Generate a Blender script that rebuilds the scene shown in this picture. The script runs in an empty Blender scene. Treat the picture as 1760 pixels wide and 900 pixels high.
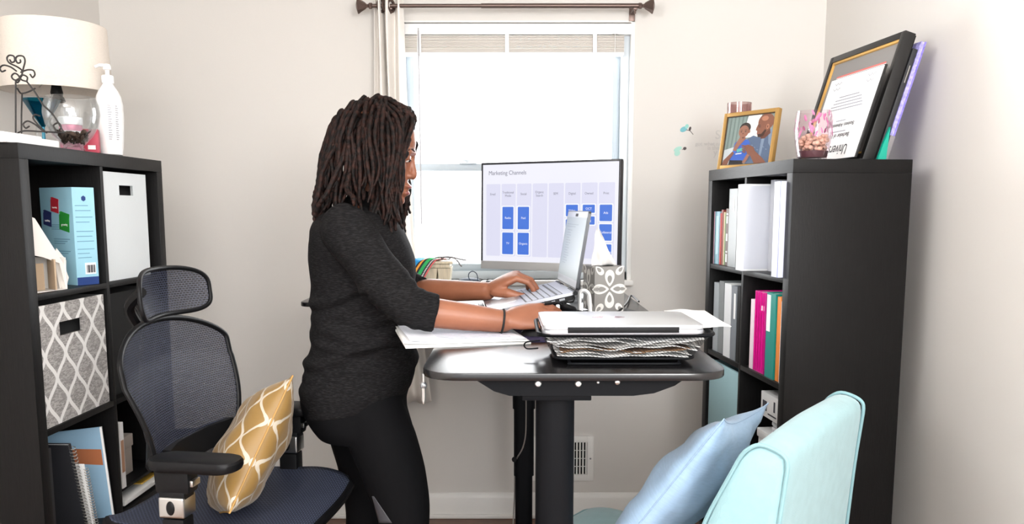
import bpy, bmesh, math, random
from math import sin, cos, pi, sqrt, radians as R
from mathutils import Vector, Matrix, noise, bvhtree

scene = bpy.context.scene
C = scene.collection
rnd = random.Random(7)

# ------------------------------------------------------------------ camera
FPX, CY, PITCH, HC = 1405.8, 532.2, 0.1221, 1.3034       # focal length and principal row in 1760x900 pixels
cam_data = bpy.data.cameras.new('camera')
cam_data.sensor_fit = 'HORIZONTAL'
cam_data.sensor_width = 36.0
cam_data.lens = 36.0 * FPX / 1760.0
cam_data.shift_y = (CY - 450.0) / 1760.0
cam_data.clip_start = 0.05
cam = bpy.data.objects.new('camera', cam_data)
C.objects.link(cam)
cam.location = (0, 0, HC)
cam.rotation_euler = (pi / 2 - PITCH, 0, 0)
scene.camera = cam

# ------------------------------------------------------------------ light
scene.view_settings.view_transform = 'Standard'
scene.view_settings.look = 'None'
scene.view_settings.gamma = 1.0
scene.view_settings.use_curve_mapping = False
scene.view_settings.exposure = 0.52

world = bpy.data.worlds.new('sky')
scene.world = world
world.use_nodes = True
wn = world.node_tree
wn.nodes['Background'].inputs[0].default_value = (0.97, 0.985, 1.0, 1)
wn.nodes['Background'].inputs[1].default_value = 1.9

def area(name, loc, rot, sx, sy, power, color=(1, 1, 1), spread=pi):
    d = bpy.data.lights.new(name, 'AREA')
    d.shape = 'RECTANGLE'; d.size = sx; d.size_y = sy; d.energy = power; d.color = color; d.spread = spread
    o = bpy.data.objects.new(name, d); C.objects.link(o)
    o.location = loc; o.rotation_euler = rot
    return o

area('window_daylight', (0.0, 3.75, 1.75), (R(-80), 0, 0), 1.5, 1.5, 46, (0.97, 0.985, 1.0))
area('rear_fill', (0.6, -1.9, 1.95), (R(101), 0, R(10)), 2.6, 0.9, 42, (0.985, 0.99, 1.0))  # added soft fill from behind the camera, no source modelled there

area('left_fill', (-1.5, -0.5, 2.0), (R(112), 0, R(-74)), 1.5, 0.8, 82, (1.0, 0.995, 0.99), R(115))  # unseen fill lamp put in to brighten the right wall

area('right_fill', (1.15, -0.9, 1.85), (R(94), 0, R(62)), 1.3, 1.0, 72, (1.0, 0.995, 0.99))  # extra fill out of view, added to lift the left wall

# ------------------------------------------------------------------ helpers
def ray(u, v):
    yv = (CY - v) / FPX
    return Vector(((u - 880.0) / FPX, cos(PITCH) + yv * sin(PITCH), -sin(PITCH) + yv * cos(PITCH)))

def at(u, v, Y):
    d = ray(u, v); return Vector((0, 0, HC)) + d * (Y / d.y)

def atz(u, v, z):
    d = ray(u, v); return Vector((0, 0, HC)) + d * ((z - HC) / d.z)

def V(*a): return Vector(a)

def lin(c):
    return c / 12.92 if c <= 0.04045 else ((c + 0.055) / 1.055) ** 2.4

def rgb(h):
    return (lin(int(h[0:2], 16) / 255), lin(int(h[2:4], 16) / 255), lin(int(h[4:6], 16) / 255), 1.0)

def thing(name, label, cat, M=None, group=None):
    o = bpy.data.objects.new(name, None); C.objects.link(o)
    o.empty_display_size = 0.05
    if M is not None:
        o.matrix_basis = M if isinstance(M, Matrix) else Matrix.Translation(M)
    o['label'] = label; o['category'] = cat
    if group: o['group'] = group
    return o

def tag(o, label, cat, group=None, kind=None):
    o['label'] = label; o['category'] = cat
    if group: o['group'] = group
    if kind: o['kind'] = kind
    return o

def wmat(o):
    m = Matrix.Identity(4)
    while o is not None:
        m = o.matrix_basis @ m
        o = o.parent
    return m

class MB:
    """collects shapes (in the frame M) and links them as ONE mesh object"""
    def __init__(self, M=None):
        self.bm = bmesh.new(); self.M = M or Matrix.Identity(4); self.mi = 0
    def _fin(self, faces):
        for f in faces: f.material_index = self.mi
    def box(self, lo, hi, bevel=0.0, seg=2, T=None):
        lo = Vector(lo); hi = Vector(hi)
        b = bmesh.new()
        bmesh.ops.create_cube(b, size=1.0)
        s = hi - lo
        bmesh.ops.transform(b, matrix=Matrix.Translation((lo + hi) / 2) @ Matrix.Diagonal((abs(s.x), abs(s.y), abs(s.z), 1)), verts=b.verts)
        if bevel > 0:
            bmesh.ops.bevel(b, geom=b.edges[:], offset=min(bevel, 0.49 * min(abs(s.x), abs(s.y), abs(s.z))), segments=seg, profile=0.6, affect='EDGES')
        if T is not None: bmesh.ops.transform(b, matrix=T, verts=b.verts)
        self.add(b); return self
    def add(self, b):
        vm = {}
        for v in b.verts: vm[v] = self.bm.verts.new(v.co)
        for f in b.faces:
            try:
                nf = self.bm.faces.new([vm[v] for v in f.verts]); nf.material_index = self.mi
            except ValueError: pass
        b.free()
    def poly(self, pts):
        vs = [self.bm.verts.new(Vector(p)) for p in pts]
        f = self.bm.faces.new(vs); f.material_index = self.mi
        return self
    def rings(self, rings, closed=True, cap=True):
        rows = [[self.bm.verts.new(Vector(p)) for p in r] for r in rings]
        n = len(rows[0])
        for a, b in zip(rows, rows[1:]):
            for i in range(n if closed else n - 1):
                j = (i + 1) % n
                try:
                    f = self.bm.faces.new([a[i], a[j], b[j], b[i]]); f.material_index = self.mi
                except ValueError: pass
        if cap and closed:
            for r in (rows[0][::-1], rows[-1]):
                try:
                    f = self.bm.faces.new(r); f.material_index = self.mi
                except ValueError: pass
        return self
    def tube(self, pts, r, seg=8, ends=True, round_ends=False, flat=1.0, up=None):
        pts = [Vector(p) for p in pts]
        rad = list(r) if isinstance(r, (list, tuple)) else [r] * len(pts)
        if round_ends:
            t0 = (pts[0] - pts[1]).normalized(); t1 = (pts[-1] - pts[-2]).normalized()
            a0, a1 = pts[0], pts[-1]; r0, r1 = rad[0], rad[-1]
            pre = [(a0 + t0 * r0 * sin(a), r0 * cos(a)) for a in (R(82), R(60), R(30))]
            post = [(a1 + t1 * r1 * sin(a), r1 * cos(a)) for a in (R(30), R(60), R(82))]
            pts = [p for p, _ in pre] + pts + [p for p, _ in post]
            rad = [q for _, q in pre] + rad + [q for _, q in post]
        rings = []
        n0 = None
        for i, p in enumerate(pts):
            t = (pts[min(i + 1, len(pts) - 1)] - pts[max(i - 1, 0)])
            if t.length < 1e-9: t = Vector((0, 0, 1))
            t.normalize()
            if n0 is None:
                a = up if up is not None else (Vector((0, 0, 1)) if abs(t.z) < 0.9 else Vector((1, 0, 0)))
                n0 = Vector(a)
            n = n0 - t * n0.dot(t)
            if n.length < 1e-6: n = t.orthogonal()
            n.normalize(); n0 = n
            bnm = t.cross(n)
            rings.append([p + (n * cos(2 * pi * k / seg) * flat + bnm * sin(2 * pi * k / seg)) * rad[i] for k in range(seg)])
        return self.rings(rings, True, ends)
    def lathe(self, prof, c=(0, 0, 0), seg=32, T=None, cap=True):
        c = Vector(c); rings = []
        for r, z in prof:
            ring = [c + Vector((max(r, 1e-5) * cos(2 * pi * k / seg), max(r, 1e-5) * sin(2 * pi * k / seg), z)) for k in range(seg)]
            if T is not None: ring = [T @ p for p in ring]
            rings.append(ring)
        return self.rings(rings, True, cap)
    def cyl(self, p0, p1, r0, r1=None, seg=20):
        return self.tube([p0, p1], [r0, r0 if r1 is None else r1], seg)
    def ell(self, c, r, T=None, seg=20, rows=12):
        rings = []
        for i in range(rows + 1):
            a = -pi / 2 + pi * i / rows
            q = max(cos(a), 1e-3)
            ring = [Vector((r[0] * q * cos(2 * pi * k / seg), r[1] * q * sin(2 * pi * k / seg), r[2] * sin(a))) for k in range(seg)]
            if T is not None: ring = [T.to_3x3() @ p for p in ring]
            rings.append([Vector(c) + p for p in ring])
        return self.rings(rings, True, True)
    def prism(self, poly, h0, h1, T=None):
        """2D polygon (x, y) extruded from z=h0 to h1, then transformed by T"""
        a = [Vector((x, y, h0)) for x, y in poly]; b = [Vector((x, y, h1)) for x, y in poly]
        if T is not None: a = [T @ p for p in a]; b = [T @ p for p in b]
        return self.rings([a, b], True, True)
    def surf(self, f, nu, nv, wrap=False):
        rows = [[self.bm.verts.new(Vector(f(i / nu, j / nv))) for i in range(nu + (0 if wrap else 1))] for j in range(nv + 1)]
        n = len(rows[0])
        for a, b in zip(rows, rows[1:]):
            for i in range(n if wrap else n - 1):
                j = (i + 1) % n
                fc = self.bm.faces.new([a[i], a[j], b[j], b[i]]); fc.material_index = self.mi
        return self
    def text(self, body, size, T, align='LEFT', h=0.0004, font_scale_x=1.0):
        cu = bpy.data.curves.new('txt', 'FONT'); cu.body = body; cu.size = size; cu.align_x = align
        cu.align_y = 'CENTER'; cu.extrude = h; cu.resolution_u = 3
        ob = bpy.data.objects.new('txt', cu); C.objects.link(ob)
        bpy.context.view_layer.update()
        me = bpy.data.meshes.new_from_object(ob.evaluated_get(bpy.context.evaluated_depsgraph_get()))
        b = bmesh.new(); b.from_mesh(me)
        bmesh.ops.transform(b, matrix=T @ Matrix.Diagonal((font_scale_x, 1, 1, 1)), verts=b.verts)
        self.add(b)
        bpy.data.objects.remove(ob); bpy.data.curves.remove(cu); bpy.data.meshes.remove(me)
        return self
    def mesh(self, name, W=None):
        bmesh.ops.transform(self.bm, matrix=(W.inverted() if W is not None else Matrix.Identity(4)) @ self.M, verts=self.bm.verts)
        me = bpy.data.meshes.new(name); self.bm.to_mesh(me); self.bm.free()
        return me
    def build(self, name, mats, parent=None, smooth=40, solid=0.0, sub=0, recalc=True):
        if recalc: bmesh.ops.recalc_face_normals(self.bm, faces=self.bm.faces[:])
        me = self.mesh(name, wmat(parent) if parent is not None else None)
        for m in (mats if isinstance(mats, (list, tuple)) else [mats]): me.materials.append(m)
        if smooth:
            for p in me.polygons: p.use_smooth = True
            me.set_sharp_from_angle(angle=R(smooth))
        o = bpy.data.objects.new(name, me); C.objects.link(o)
        if parent is not None: o.parent = parent
        if solid:
            md = o.modifiers.new('solid', 'SOLIDIFY'); md.thickness = solid; md.offset = 0
        if sub:
            md = o.modifiers.new('sub', 'SUBSURF'); md.levels = sub; md.render_levels = sub
        return o

def struct(o):
    o['kind'] = 'structure'; return o

def remeshed(mb, voxel, smooth_it=4, smooth_f=0.5, W=None):
    """voxel-union of everything in mb, lightly smoothed -> mesh in the frame W"""
    me = mb.mesh('tmp')
    ob = bpy.data.objects.new('tmp', me); C.objects.link(ob)
    m = ob.modifiers.new('r', 'REMESH'); m.mode = 'VOXEL'; m.voxel_size = voxel; m.use_smooth_shade = True
    if smooth_it:
        s = ob.modifiers.new('s', 'SMOOTH'); s.factor = smooth_f; s.iterations = smooth_it
    bpy.context.view_layer.update()
    out = bpy.data.meshes.new_from_object(ob.evaluated_get(bpy.context.evaluated_depsgraph_get()))
    bpy.data.objects.remove(ob); bpy.data.meshes.remove(me)
    if W is not None: out.transform(W.inverted())
    for p in out.polygons: p.use_smooth = True
    return out

def link_mesh(name, me, mats, parent=None):
    me.name = name
    me.materials.clear()
    for m in (mats if isinstance(mats, (list, tuple)) else [mats]): me.materials.append(m)
    o = bpy.data.objects.new(name, me); C.objects.link(o)
    if parent is not None: o.parent = parent
    return o

def rrect(w, h, r, n=6, cx=0.0, cy=0.0):
    pts = []
    for sx, sy, a0 in ((1, 1, 0), (-1, 1, 90), (-1, -1, 180), (1, -1, 270)):
        for i in range(n + 1):
            a = R(a0 + 90 * i / n)
            pts.append((cx + sx * (w / 2 - r) + r * cos(a), cy + sy * (h / 2 - r) + r * sin(a)))
    return pts

def fillet(poly, rads, n=8):
    out = []
    m = len(poly)
    for i, (p, r) in enumerate(zip(poly, rads)):
        p = Vector(p); a = Vector(poly[i - 1]); b = Vector(poly[(i + 1) % m])
        if r <= 0: out.append(tuple(p)); continue
        d0 = (a - p).normalized(); d1 = (b - p).normalized()
        p0 = p + d0 * r; p1 = p + d1 * r
        for k in range(n + 1):
            t = k / n
            q = p0 * (1 - t) ** 2 + p * 2 * t * (1 - t) + p1 * t * t
            # blend towards a circular corner
            out.append((q.x, q.y))
    return out

def spline(pts, n=8):
    pts = [Vector(p) for p in pts]; out = []
    for i in range(len(pts) - 1):
        p0 = pts[max(i - 1, 0)]; p1 = pts[i]; p2 = pts[i + 1]; p3 = pts[min(i + 2, len(pts) - 1)]
        for k in range(n):
            t = k / n
            out.append(0.5 * ((2 * p1) + (p2 - p0) * t + (2 * p0 - 5 * p1 + 4 * p2 - p3) * t * t + (3 * p1 - p0 - 3 * p2 + p3) * t ** 3))
    out.append(pts[-1]); return out

def frame(o, x, y, z):
    x = Vector(x).normalized(); y = Vector(y).normalized(); z = Vector(z).normalized()
    return Matrix(((x.x, y.x, z.x, o[0]), (x.y, y.y, z.y, o[1]), (x.z, y.z, z.z, o[2]), (0, 0, 0, 1)))

def face_frame(o, xdir, updir):
    """frame whose x runs along xdir, y up the surface, z out of it"""
    x = Vector(xdir).normalized(); y = Vector(updir); y = (y - x * y.dot(x)).normalized()
    return frame(o, x, y, x.cross(y))

# ------------------------------------------------------------------ materials
MATS = {}
def mat(name, col, rough=0.5, metal=0.0, spec=0.5, bump=0.0, bscale=60.0, var=0.0, vscale=8.0, stretch=(1, 1, 1), sheen=0.0, coat=0.0, alpha=1.0, emit=None, estr=0.0, sss=0.0):
    m = bpy.data.materials.new(name); m.use_nodes = True
    nt = m.node_tree; b = nt.nodes['Principled BSDF']
    c = rgb(col) if isinstance(col, str) else col
    b.inputs['Base Color'].default_value = c
    b.inputs['Roughness'].default_value = rough; b.inputs['Metallic'].default_value = metal
    b.inputs['Specular IOR Level'].default_value = spec
    b.inputs['Sheen Weight'].default_value = sheen; b.inputs['Coat Weight'].default_value = coat
    b.inputs['Alpha'].default_value = alpha
    if sss:
        b.inputs['Subsurface Weight'].default_value = sss; b.inputs['Subsurface Radius'].default_value = (0.01, 0.004, 0.002)
    if emit is not None:
        b.inputs['Emission Color'].default_value = rgb(emit); b.inputs['Emission Strength'].default_value = estr
    if bump or var:
        tc = nt.nodes.new('ShaderNodeTexCoord'); mp = nt.nodes.new('ShaderNodeMapping')
        mp.inputs['Scale'].default_value = stretch
        nt.links.new(tc.outputs['Object'], mp.inputs['Vector'])
        if bump:
            n = nt.nodes.new('ShaderNodeTexNoise'); n.inputs['Scale'].default_value = bscale; n.inputs['Detail'].default_value = 4
            nt.links.new(mp.outputs[0], n.inputs['Vector'])
            bp = nt.nodes.new('ShaderNodeBump'); bp.inputs['Strength'].default_value = bump; bp.inputs['Distance'].default_value = 0.004
            nt.links.new(n.outputs['Fac'], bp.inputs['Height']); nt.links.new(bp.outputs[0], b.inputs['Normal'])
        if var:
            n2 = nt.nodes.new('ShaderNodeTexNoise'); n2.inputs['Scale'].default_value = vscale; n2.inputs['Detail'].default_value = 5
            nt.links.new(mp.outputs[0], n2.inputs['Vector'])
            rp = nt.nodes.new('ShaderNodeValToRGB')
            rp.color_ramp.elements[0].position = 0.35; rp.color_ramp.elements[1].position = 0.65
            rp.color_ramp.elements[0].color = tuple(x * (1 - var) for x in c[:3]) + (1,)
            rp.color_ramp.elements[1].color = tuple(min(1, x * (1 + var)) for x in c[:3]) + (1,)
            nt.links.new(n2.outputs['Fac'], rp.inputs[0]); nt.links.new(rp.outputs[0], b.inputs['Base Color'])
    MATS[name] = m
    return m

def thin_glass(name, tint=(1, 1, 1, 1), gloss=0.12, rough=0.02):
    m = bpy.data.materials.new(name); m.use_nodes = True; nt = m.node_tree; nt.nodes.clear()
    out = nt.nodes.new('ShaderNodeOutputMaterial'); mx = nt.nodes.new('ShaderNodeMixShader')
    tr = nt.nodes.new('ShaderNodeBsdfTransparent'); tr.inputs[0].default_value = tint
    gl = nt.nodes.new('ShaderNodeBsdfGlossy'); gl.inputs['Roughness'].default_value = rough
    lw = nt.nodes.new('ShaderNodeLayerWeight'); lw.inputs[0].default_value = 0.25
    mu = nt.nodes.new('ShaderNodeMath'); mu.operation = 'MULTIPLY_ADD'; mu.inputs[1].default_value = 0.38; mu.inputs[2].default_value = gloss * 0.3
    nt.links.new(lw.outputs['Fresnel'], mu.inputs[0]); nt.links.new(mu.outputs[0], mx.inputs[0])
    nt.links.new(tr.outputs[0], mx.inputs[1]); nt.links.new(gl.outputs[0], mx.inputs[2]); nt.links.new(mx.outputs[0], out.inputs[0])
    MATS[name] = m
    return m

def nodes_of(m):
    nt = m.node_tree
    return nt, nt.nodes['Principled BSDF']

def math_node(nt, op, a, b=None, c=None):
    n = nt.nodes.new('ShaderNodeMath'); n.operation = op
    for i, x in enumerate((a, b, c)):
        if x is None: continue
        if isinstance(x, (int, float)): n.inputs[i].default_value = x
        else: nt.links.new(x, n.inputs[i])
    return n.outputs[0]

def ogee(name, col_line, col_cell, W, P, t, axes='xz', rough=0.7, cell_var=0.0, rot=0.0, amp=0.43, bump=0.0):
    """procedural ogee trellis: pale lines round darker cells"""
    m = mat(name, col_cell, rough, bump=0.0)
    nt, b = nodes_of(m)
    tc = nt.nodes.new('ShaderNodeTexCoord')
    mp = nt.nodes.new('ShaderNodeMapping'); mp.inputs['Rotation'].default_value = rot if isinstance(rot, tuple) else (0, 0, rot)
    nt.links.new(tc.outputs['Object'], mp.inputs['Vector'])
    sp = nt.nodes.new('ShaderNodeSeparateXYZ'); nt.links.new(mp.outputs[0], sp.inputs[0])
    X = sp.outputs['XYZ'.index(axes[0].upper())]; Z = sp.outputs['XYZ'.index(axes[1].upper())]
    u = math_node(nt, 'DIVIDE', X, W)
    k = math_node(nt, 'FLOOR', u)
    fr = math_node(nt, 'SUBTRACT', u, k)
    par = math_node(nt, 'PINGPONG', k, 1.0)                      # 0,1,0,1
    sg = math_node(nt, 'MULTIPLY_ADD', par, 2.0, -1.0)
    cz = math_node(nt, 'COSINE', math_node(nt, 'MULTIPLY', Z, 2 * pi / P))
    line = math_node(nt, 'MULTIPLY', math_node(nt, 'MULTIPLY', sg, cz), amp)
    d = math_node(nt, 'ABSOLUTE', math_node(nt, 'SUBTRACT', math_node(nt, 'SUBTRACT', fr, 0.5), line))
    # widen where the curve is steep so the band keeps its width
    sz = math_node(nt, 'ABSOLUTE', math_node(nt, 'SINE', math_node(nt, 'MULTIPLY', Z, 2 * pi / P)))
    th = math_node(nt, 'MULTIPLY_ADD', sz, t * 0.8, t)
    msk = math_node(nt, 'LESS_THAN', d, th)
    mix = nt.nodes.new('ShaderNodeMix'); mix.data_type = 'RGBA'
    nt.links.new(msk, mix.inputs['Factor'])
    mix.inputs['A'].default_value = rgb(col_cell); mix.inputs['B'].default_value = rgb(col_line)
    if cell_var:
        n = nt.nodes.new('ShaderNodeTexNoise'); n.inputs['Scale'].default_value = 55; n.inputs['Detail'].default_value = 6; n.inputs['Distortion'].default_value = 1.5
        mp2 = nt.nodes.new('ShaderNodeMapping'); mp2.inputs['Scale'].default_value = (1, 1, 3)
        nt.links.new(tc.outputs['Object'], mp2.inputs[0]); nt.links.new(mp2.outputs[0], n.inputs['Vector'])
        rp = nt.nodes.new('ShaderNodeValToRGB'); c = rgb(col_cell)
        rp.color_ramp.elements[0].position = 0.42; rp.color_ramp.elements[1].position = 0.58
        rp.color_ramp.elements[0].color = tuple(x * (1 - cell_var) for x in c[:3]) + (1,)
        rp.color_ramp.elements[1].color = tuple(min(1, x * (1 + cell_var)) for x in c[:3]) + (1,)
        nt.links.new(n.outputs['Fac'], rp.inputs[0]); nt.links.new(rp.outputs[0], mix.inputs['A'])
    nt.links.new(mix.outputs['Result'], b.inputs['Base Color'])
    return m

# room
m_wall = mat('warm_grey_wall_paint', 'd8d4cf', 0.85, bump=0.06, bscale=220)
m_ceiling = mat('white_ceiling_paint', 'f2f0ec', 0.9)
m_trim = mat('white_trim_paint', 'eceae6', 0.4)
m_vinyl = mat('white_vinyl', 'd2dae0', 0.35)
m_sash = mat('backlit_white_vinyl', 'b7c2ca', 0.4)  # white vinyl with its backlit shade put into the grey-blue colour
m_floor = mat('oak_floor', '6b4630', 0.35, var=0.35, vscale=14, stretch=(1, 9, 1))
# furniture
def dark_wood(name, c, rough, axis):
    m = mat(name, c, rough, spec=0.16, bump=0.12, bscale=40, var=0.18, vscale=18, stretch=axis)
    return m
m_bw = dark_wood('black_brown_laminate', '131212', 0.42, (12, 12, 0.8))
m_bwh = dark_wood('black_brown_laminate_flat', '131212', 0.42, (12, 0.8, 12))
m_desk = mat('black_desk_laminate', '131214', 0.24, spec=0.6)
m_desk_edge = mat('black_desk_edge', '161516', 0.4)
m_black_metal = mat('black_powder_coat', '0f1013', 0.5, spec=.1, bump=0.02, bscale=400)
m_black_plastic = mat('black_plastic', '0e0e10', 0.45, spec=.2)
m_black_matte = mat('black_matte', '0c0c0c', 0.8, spec=.2)
m_chrome = mat('brushed_silver', 'c9c9c8', 0.28, metal=1.0)
m_silver = mat('silver_aluminium', 'b2b5bd', 0.33, metal=0.75)
m_silver_dark = mat('dark_silver', '8d9094', 0.35, metal=0.7)
m_white = mat('white_paper', 'f3f3f2', 0.8)
m_white_plastic = mat('white_plastic', 'f2f2f1', 0.35)
m_ink = mat('dark_ink', '3a3a42', 0.8)
m_ink_soft = mat('soft_grey_ink', '8f8f98', 0.8)
m_bronze = mat('brushed_bronze', '6a5a54', 0.35, metal=0.8)
# ------------------------------------------------------------------ setting
XL, XR, YB, ZC = -1.639, 1.248, 3.367, 2.44
YF = -2.4
WX0, WX1, WZ0, WZ1 = -0.467, 0.478, 1.015, 2.042
struct(MB().box((XL - .1, YF, -.1), (XR + .1, YB + .15, 0)).build('floor', m_floor))
struct(MB().box((XL - .1, YF, ZC), (XR + .1, YB + .15, ZC + .1)).build('ceiling', m_ceiling))
struct(MB().box((XL - .1, YF, 0), (XL, YB + .15, ZC)).build('wall_left', m_wall))
struct(MB().box((XR, YF, 0), (XR + .1, YB + .15, ZC)).build('wall_right', m_wall))
w = MB()
w.box((XL, YB, 0), (WX0, YB + .15, ZC)).box((WX1, YB, 0), (XR, YB + .15, ZC))
w.box((WX0, YB, 0), (WX1, YB + .15, WZ0)).box((WX0, YB, WZ1), (WX1, YB + .15, ZC))
struct(w.build('wall_back', m_wall))
bb = MB()
prof = [(0, 0), (.016, 0), (.016, .085), (.011, .1), (.004, .107), (0, .107)]
bb.rings([[V(x, YB - d, z) for d, z in prof] for x in (XL, XR)])
bb.box((XL, YB - .03, 0), (XR, YB - .014, .018), .006)
struct(bb.build('baseboard_back', m_trim))
struct(MB().rings([[V(XL + d, y, z) for d, z in prof] for y in (YF, YB)]).build('baseboard_left', m_trim))
struct(MB().rings([[V(XR - d, y, z) for d, z in prof] for y in (YF, YB)]).build('baseboard_right', m_trim))

# window: double-hung vinyl sashes in a painted recess
win = bpy.data.objects.new('window_1', None); C.objects.link(win); win.location = ((WX0 + WX1) / 2, YB + .08, WZ0); struct(win)
f = MB()
F = .034
y0, y1 = YB + .03, YB + .13
f.box((WX0, y0, WZ0), (WX0 + F, y1, WZ1), .003).box((WX1 - F, y0, WZ0), (WX1, y1, WZ1), .003)
f.box((WX0, y0, WZ1 - F), (WX1, y1, WZ1), .003).box((WX0, y0, WZ0), (WX1, y1, WZ0 + F), .003)
f.build('window_frame', m_vinyl, win)
ZM = 1.475
def sash(nm, z0, z1, yy):
    s = MB(); a, b = WX0 + F, WX1 - F; t = .03
    s.box((a, yy, z0), (a + t, yy + .03, z1), .003).box((b - t, yy, z0), (b, yy + .03, z1), .003)
    s.box((a, yy, z0), (b, yy + .03, z0 + t), .003).box((a, yy, z1 - t), (b, yy + .03, z1), .003)
    so = s.build(nm, m_sash, win)
    MB().box((a + t, yy + .012, z0 + t), (b - t, yy + .016, z1 - t)).build('glass_pane', g_window, so)
    return so
g_window = thin_glass('window_glass', (1, 1, 1, 1), 0.05)
sash('lower_sash', WZ0 + F, ZM + .015, YB + .045)
sash('upper_sash', ZM - .015, WZ1 - F, YB + .085)
lk = MB(); lk.box((-.035, YB + .03, ZM + .013), (.035, YB + .06, ZM + .02), .003); lk.cyl(V(0, YB + .045, ZM + .02), V(0, YB + .045, ZM + .03), .012)
lk.box((-.03, YB + .04, ZM + .024), (.004, YB + .05, ZM + .031), .003)
lk.bm.verts.ensure_lookup_table()
for v in lk.bm.verts: v.co.x += -.18
lk.build('sash_lock', m_vinyl, win)
MB().box((WX0 - .02, YB - .035, WZ0 - .022), (WX1 + .02, YB + .05, WZ0), .006).build('window_sill', m_trim, win)
ca = MB()
ca.box((WX1 - .004, YB - .004, WZ0), (WX1 + .012, YB + .03, WZ1 + .004), .002).box((WX0 - .012, YB - .004, WZ0), (WX0 + .004, YB + .03, WZ1 + .004), .002)
ca.box((WX0 - .012, YB - .004, WZ1 - .002), (WX1 + .012, YB + .03, WZ1 + .006), .002)
ca.build('window_casing', m_trim, win)

# mini blind pulled all the way up
bl = thing('window_blind', 'white slatted mini blind gathered up at the window top', 'blind', V(0, YB + .02, WZ1))
m_slat = mat('cream_blind_slat', 'efe8e1', 0.5)
b0, b1 = WX0 + .006, WX1 - .03
zt = WZ1 - .006
MB().box((b0, YB - .005, zt - .042), (WX1 - .003, YB + .04, zt), .003).build('headrail', m_white_plastic, bl)
sl = MB()
for i in range(15):
    z = zt - .046 - i * .0042
    sl.box((b0, YB - .002 + .0012 * (i % 3), z - .0026), (b1, YB + .036 - .001 * (i % 2), z), .0006, 1)
sl.build('slat_stack', m_slat, bl)
MB().box((b0, YB - .003, zt - .122), (b1, YB + .036, zt - .109), .004).build('bottom_rail', m_white_plastic, bl)
m_tape = mat('white_ladder_tape', 'f4f1ee', 0.7)
for x in (-.37, -.02, .33):
    MB().box((x - .008, YB - .008, zt - .125), (x + .008, YB - .005, zt - .04), .001).build('ladder_tape', m_tape, bl)
    c = MB(); c.tube(spline([V(x - .004 + .004 * k, YB - .008, zt - .118 - .012 * (k % 2)) for k in range(5)], 4), .0012, 5); c.build('pull_cord', m_tape, bl)
m_wand = mat('grey_clear_wand', 'a9a9ad', 0.25)
wx = at(721, 200, YB - .01).x
wd = MB(); wd.tube([V(wx, YB - .012, zt - .03), V(wx + .001, YB - .012, 1.75), V(wx + .003, YB - .012, at(722, 384, YB - .01).z)], .0028, 8, round_ends=True)
wd.tube(spline([V(wx, YB - .002, zt - .02), V(wx, YB - .014, zt - .022), V(wx, YB - .012, zt - .034)], 5), .002, 6)
wd.build('tilt_wand', m_wand, bl)
ck = MB(); ck.box((.40, YB - .012, zt - .042), (.42, YB - .004, zt - .03), .002); ck.tube([V(.41, YB - .01, zt - .04), V(.41, YB - .01, zt - .16)], .0012, 5)
ck.build('cord_lock', m_white_plastic, bl)

# curtain rod and curtain
rod = thing('curtain_rod', 'dark bronze telescoping curtain rod with flared finials above the window', 'curtain rod', V(0, YB - .08, 2.08))
ry = YB - .085
pA, pB = at(640, 10, ry), at(1097, 13, ry); rz = pA.z
pm = at(827, 11, ry)
MB().cyl(V(pA.x, ry, rz), V(pm.x + .02, ry, rz), .0075, seg=16).build('inner_tube', m_bronze, rod)
MB().cyl(V(pm.x, ry, rz), V(pB.x, ry, rz), .0095, seg=16).build('outer_tube', m_bronze, rod)
for s, px in ((-1, pA.x), (1, pB.x)):
    T = Matrix.Translation((px, ry, rz)) @ Matrix.Rotation(R(90 * s), 4, 'Y')
    MB().lathe([(.0095, 0), (.012, .003), (.012, .012), (.007, .016), (.007, .022), (.012, .026), (.024, .045), (.03, .052), (.03, .056), (.012, .062), (0, .063)], seg=8, T=T).build('finial', m_bronze, rod, 25)
for px in (pA.x + .07, pB.x - .012):
    k = MB(); k.box((px - .008, ry - .012, rz - .016), (px + .008, YB, rz - .008), .002); k.box((px - .012, YB - .006, rz - .04), (px + .012, YB, rz + .012), .002)
    k.cyl(V(px, ry, rz - .03), V(px, ry, rz), .004, seg=8); k.build('bracket', m_bronze, rod)

m_curt = mat('cream_curtain', 'efeae4', 0.9, bump=0.1, bscale=500)
cu = thing('curtain', 'cream grommet curtain panel bunched at the left end of the rod', 'curtain', V(-.5, ry, .5))
cz1, cz0 = rz + .035, at(700, 692, ry).z
ux0, ux1 = at(641, 60, ry).x, at(693, 60, ry).x
def curt(u, v):
    wv = ux1 - ux0
    x = ux0 + wv * u
    fl = (1 - v) ** 2
    x += fl * .10 * (u - .1)
    amp = .034 * (1 - .55 * max(0, u - .5) * 2)
    y = ry + .01 + amp * sin(u * 2 * pi * 3.2 + .4) + .006 * sin(9 * v + u * 5)
    return V(x + .004 * sin(7 * v + 9 * u), min(y, YB - .03), cz0 + (cz1 - cz0) * v)
MB().surf(curt, 90, 30).build('curtain_panel', m_curt, cu, 60, solid=.002)
for k, u in enumerate((.12, .42, .75)):
    p = curt(u, .93)
    rg = MB(); q = V(at(655 + 9 * k, 14, ry).x if k < 2 else at(672, 14, ry).x, ry, rz)
    T = Matrix.Translation(q) @ Matrix.Rotation(R(62), 4, 'Z') @ Matrix.Rotation(R(90), 4, 'X')
    rg.lathe([(.017, -.003), (.026, -.003), (.027, 0), (.026, .003), (.017, .003), (.016, 0), (.017, -.003)], seg=24, T=T, cap=False)
    rg.build('grommet', m_bronze, cu)

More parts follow.
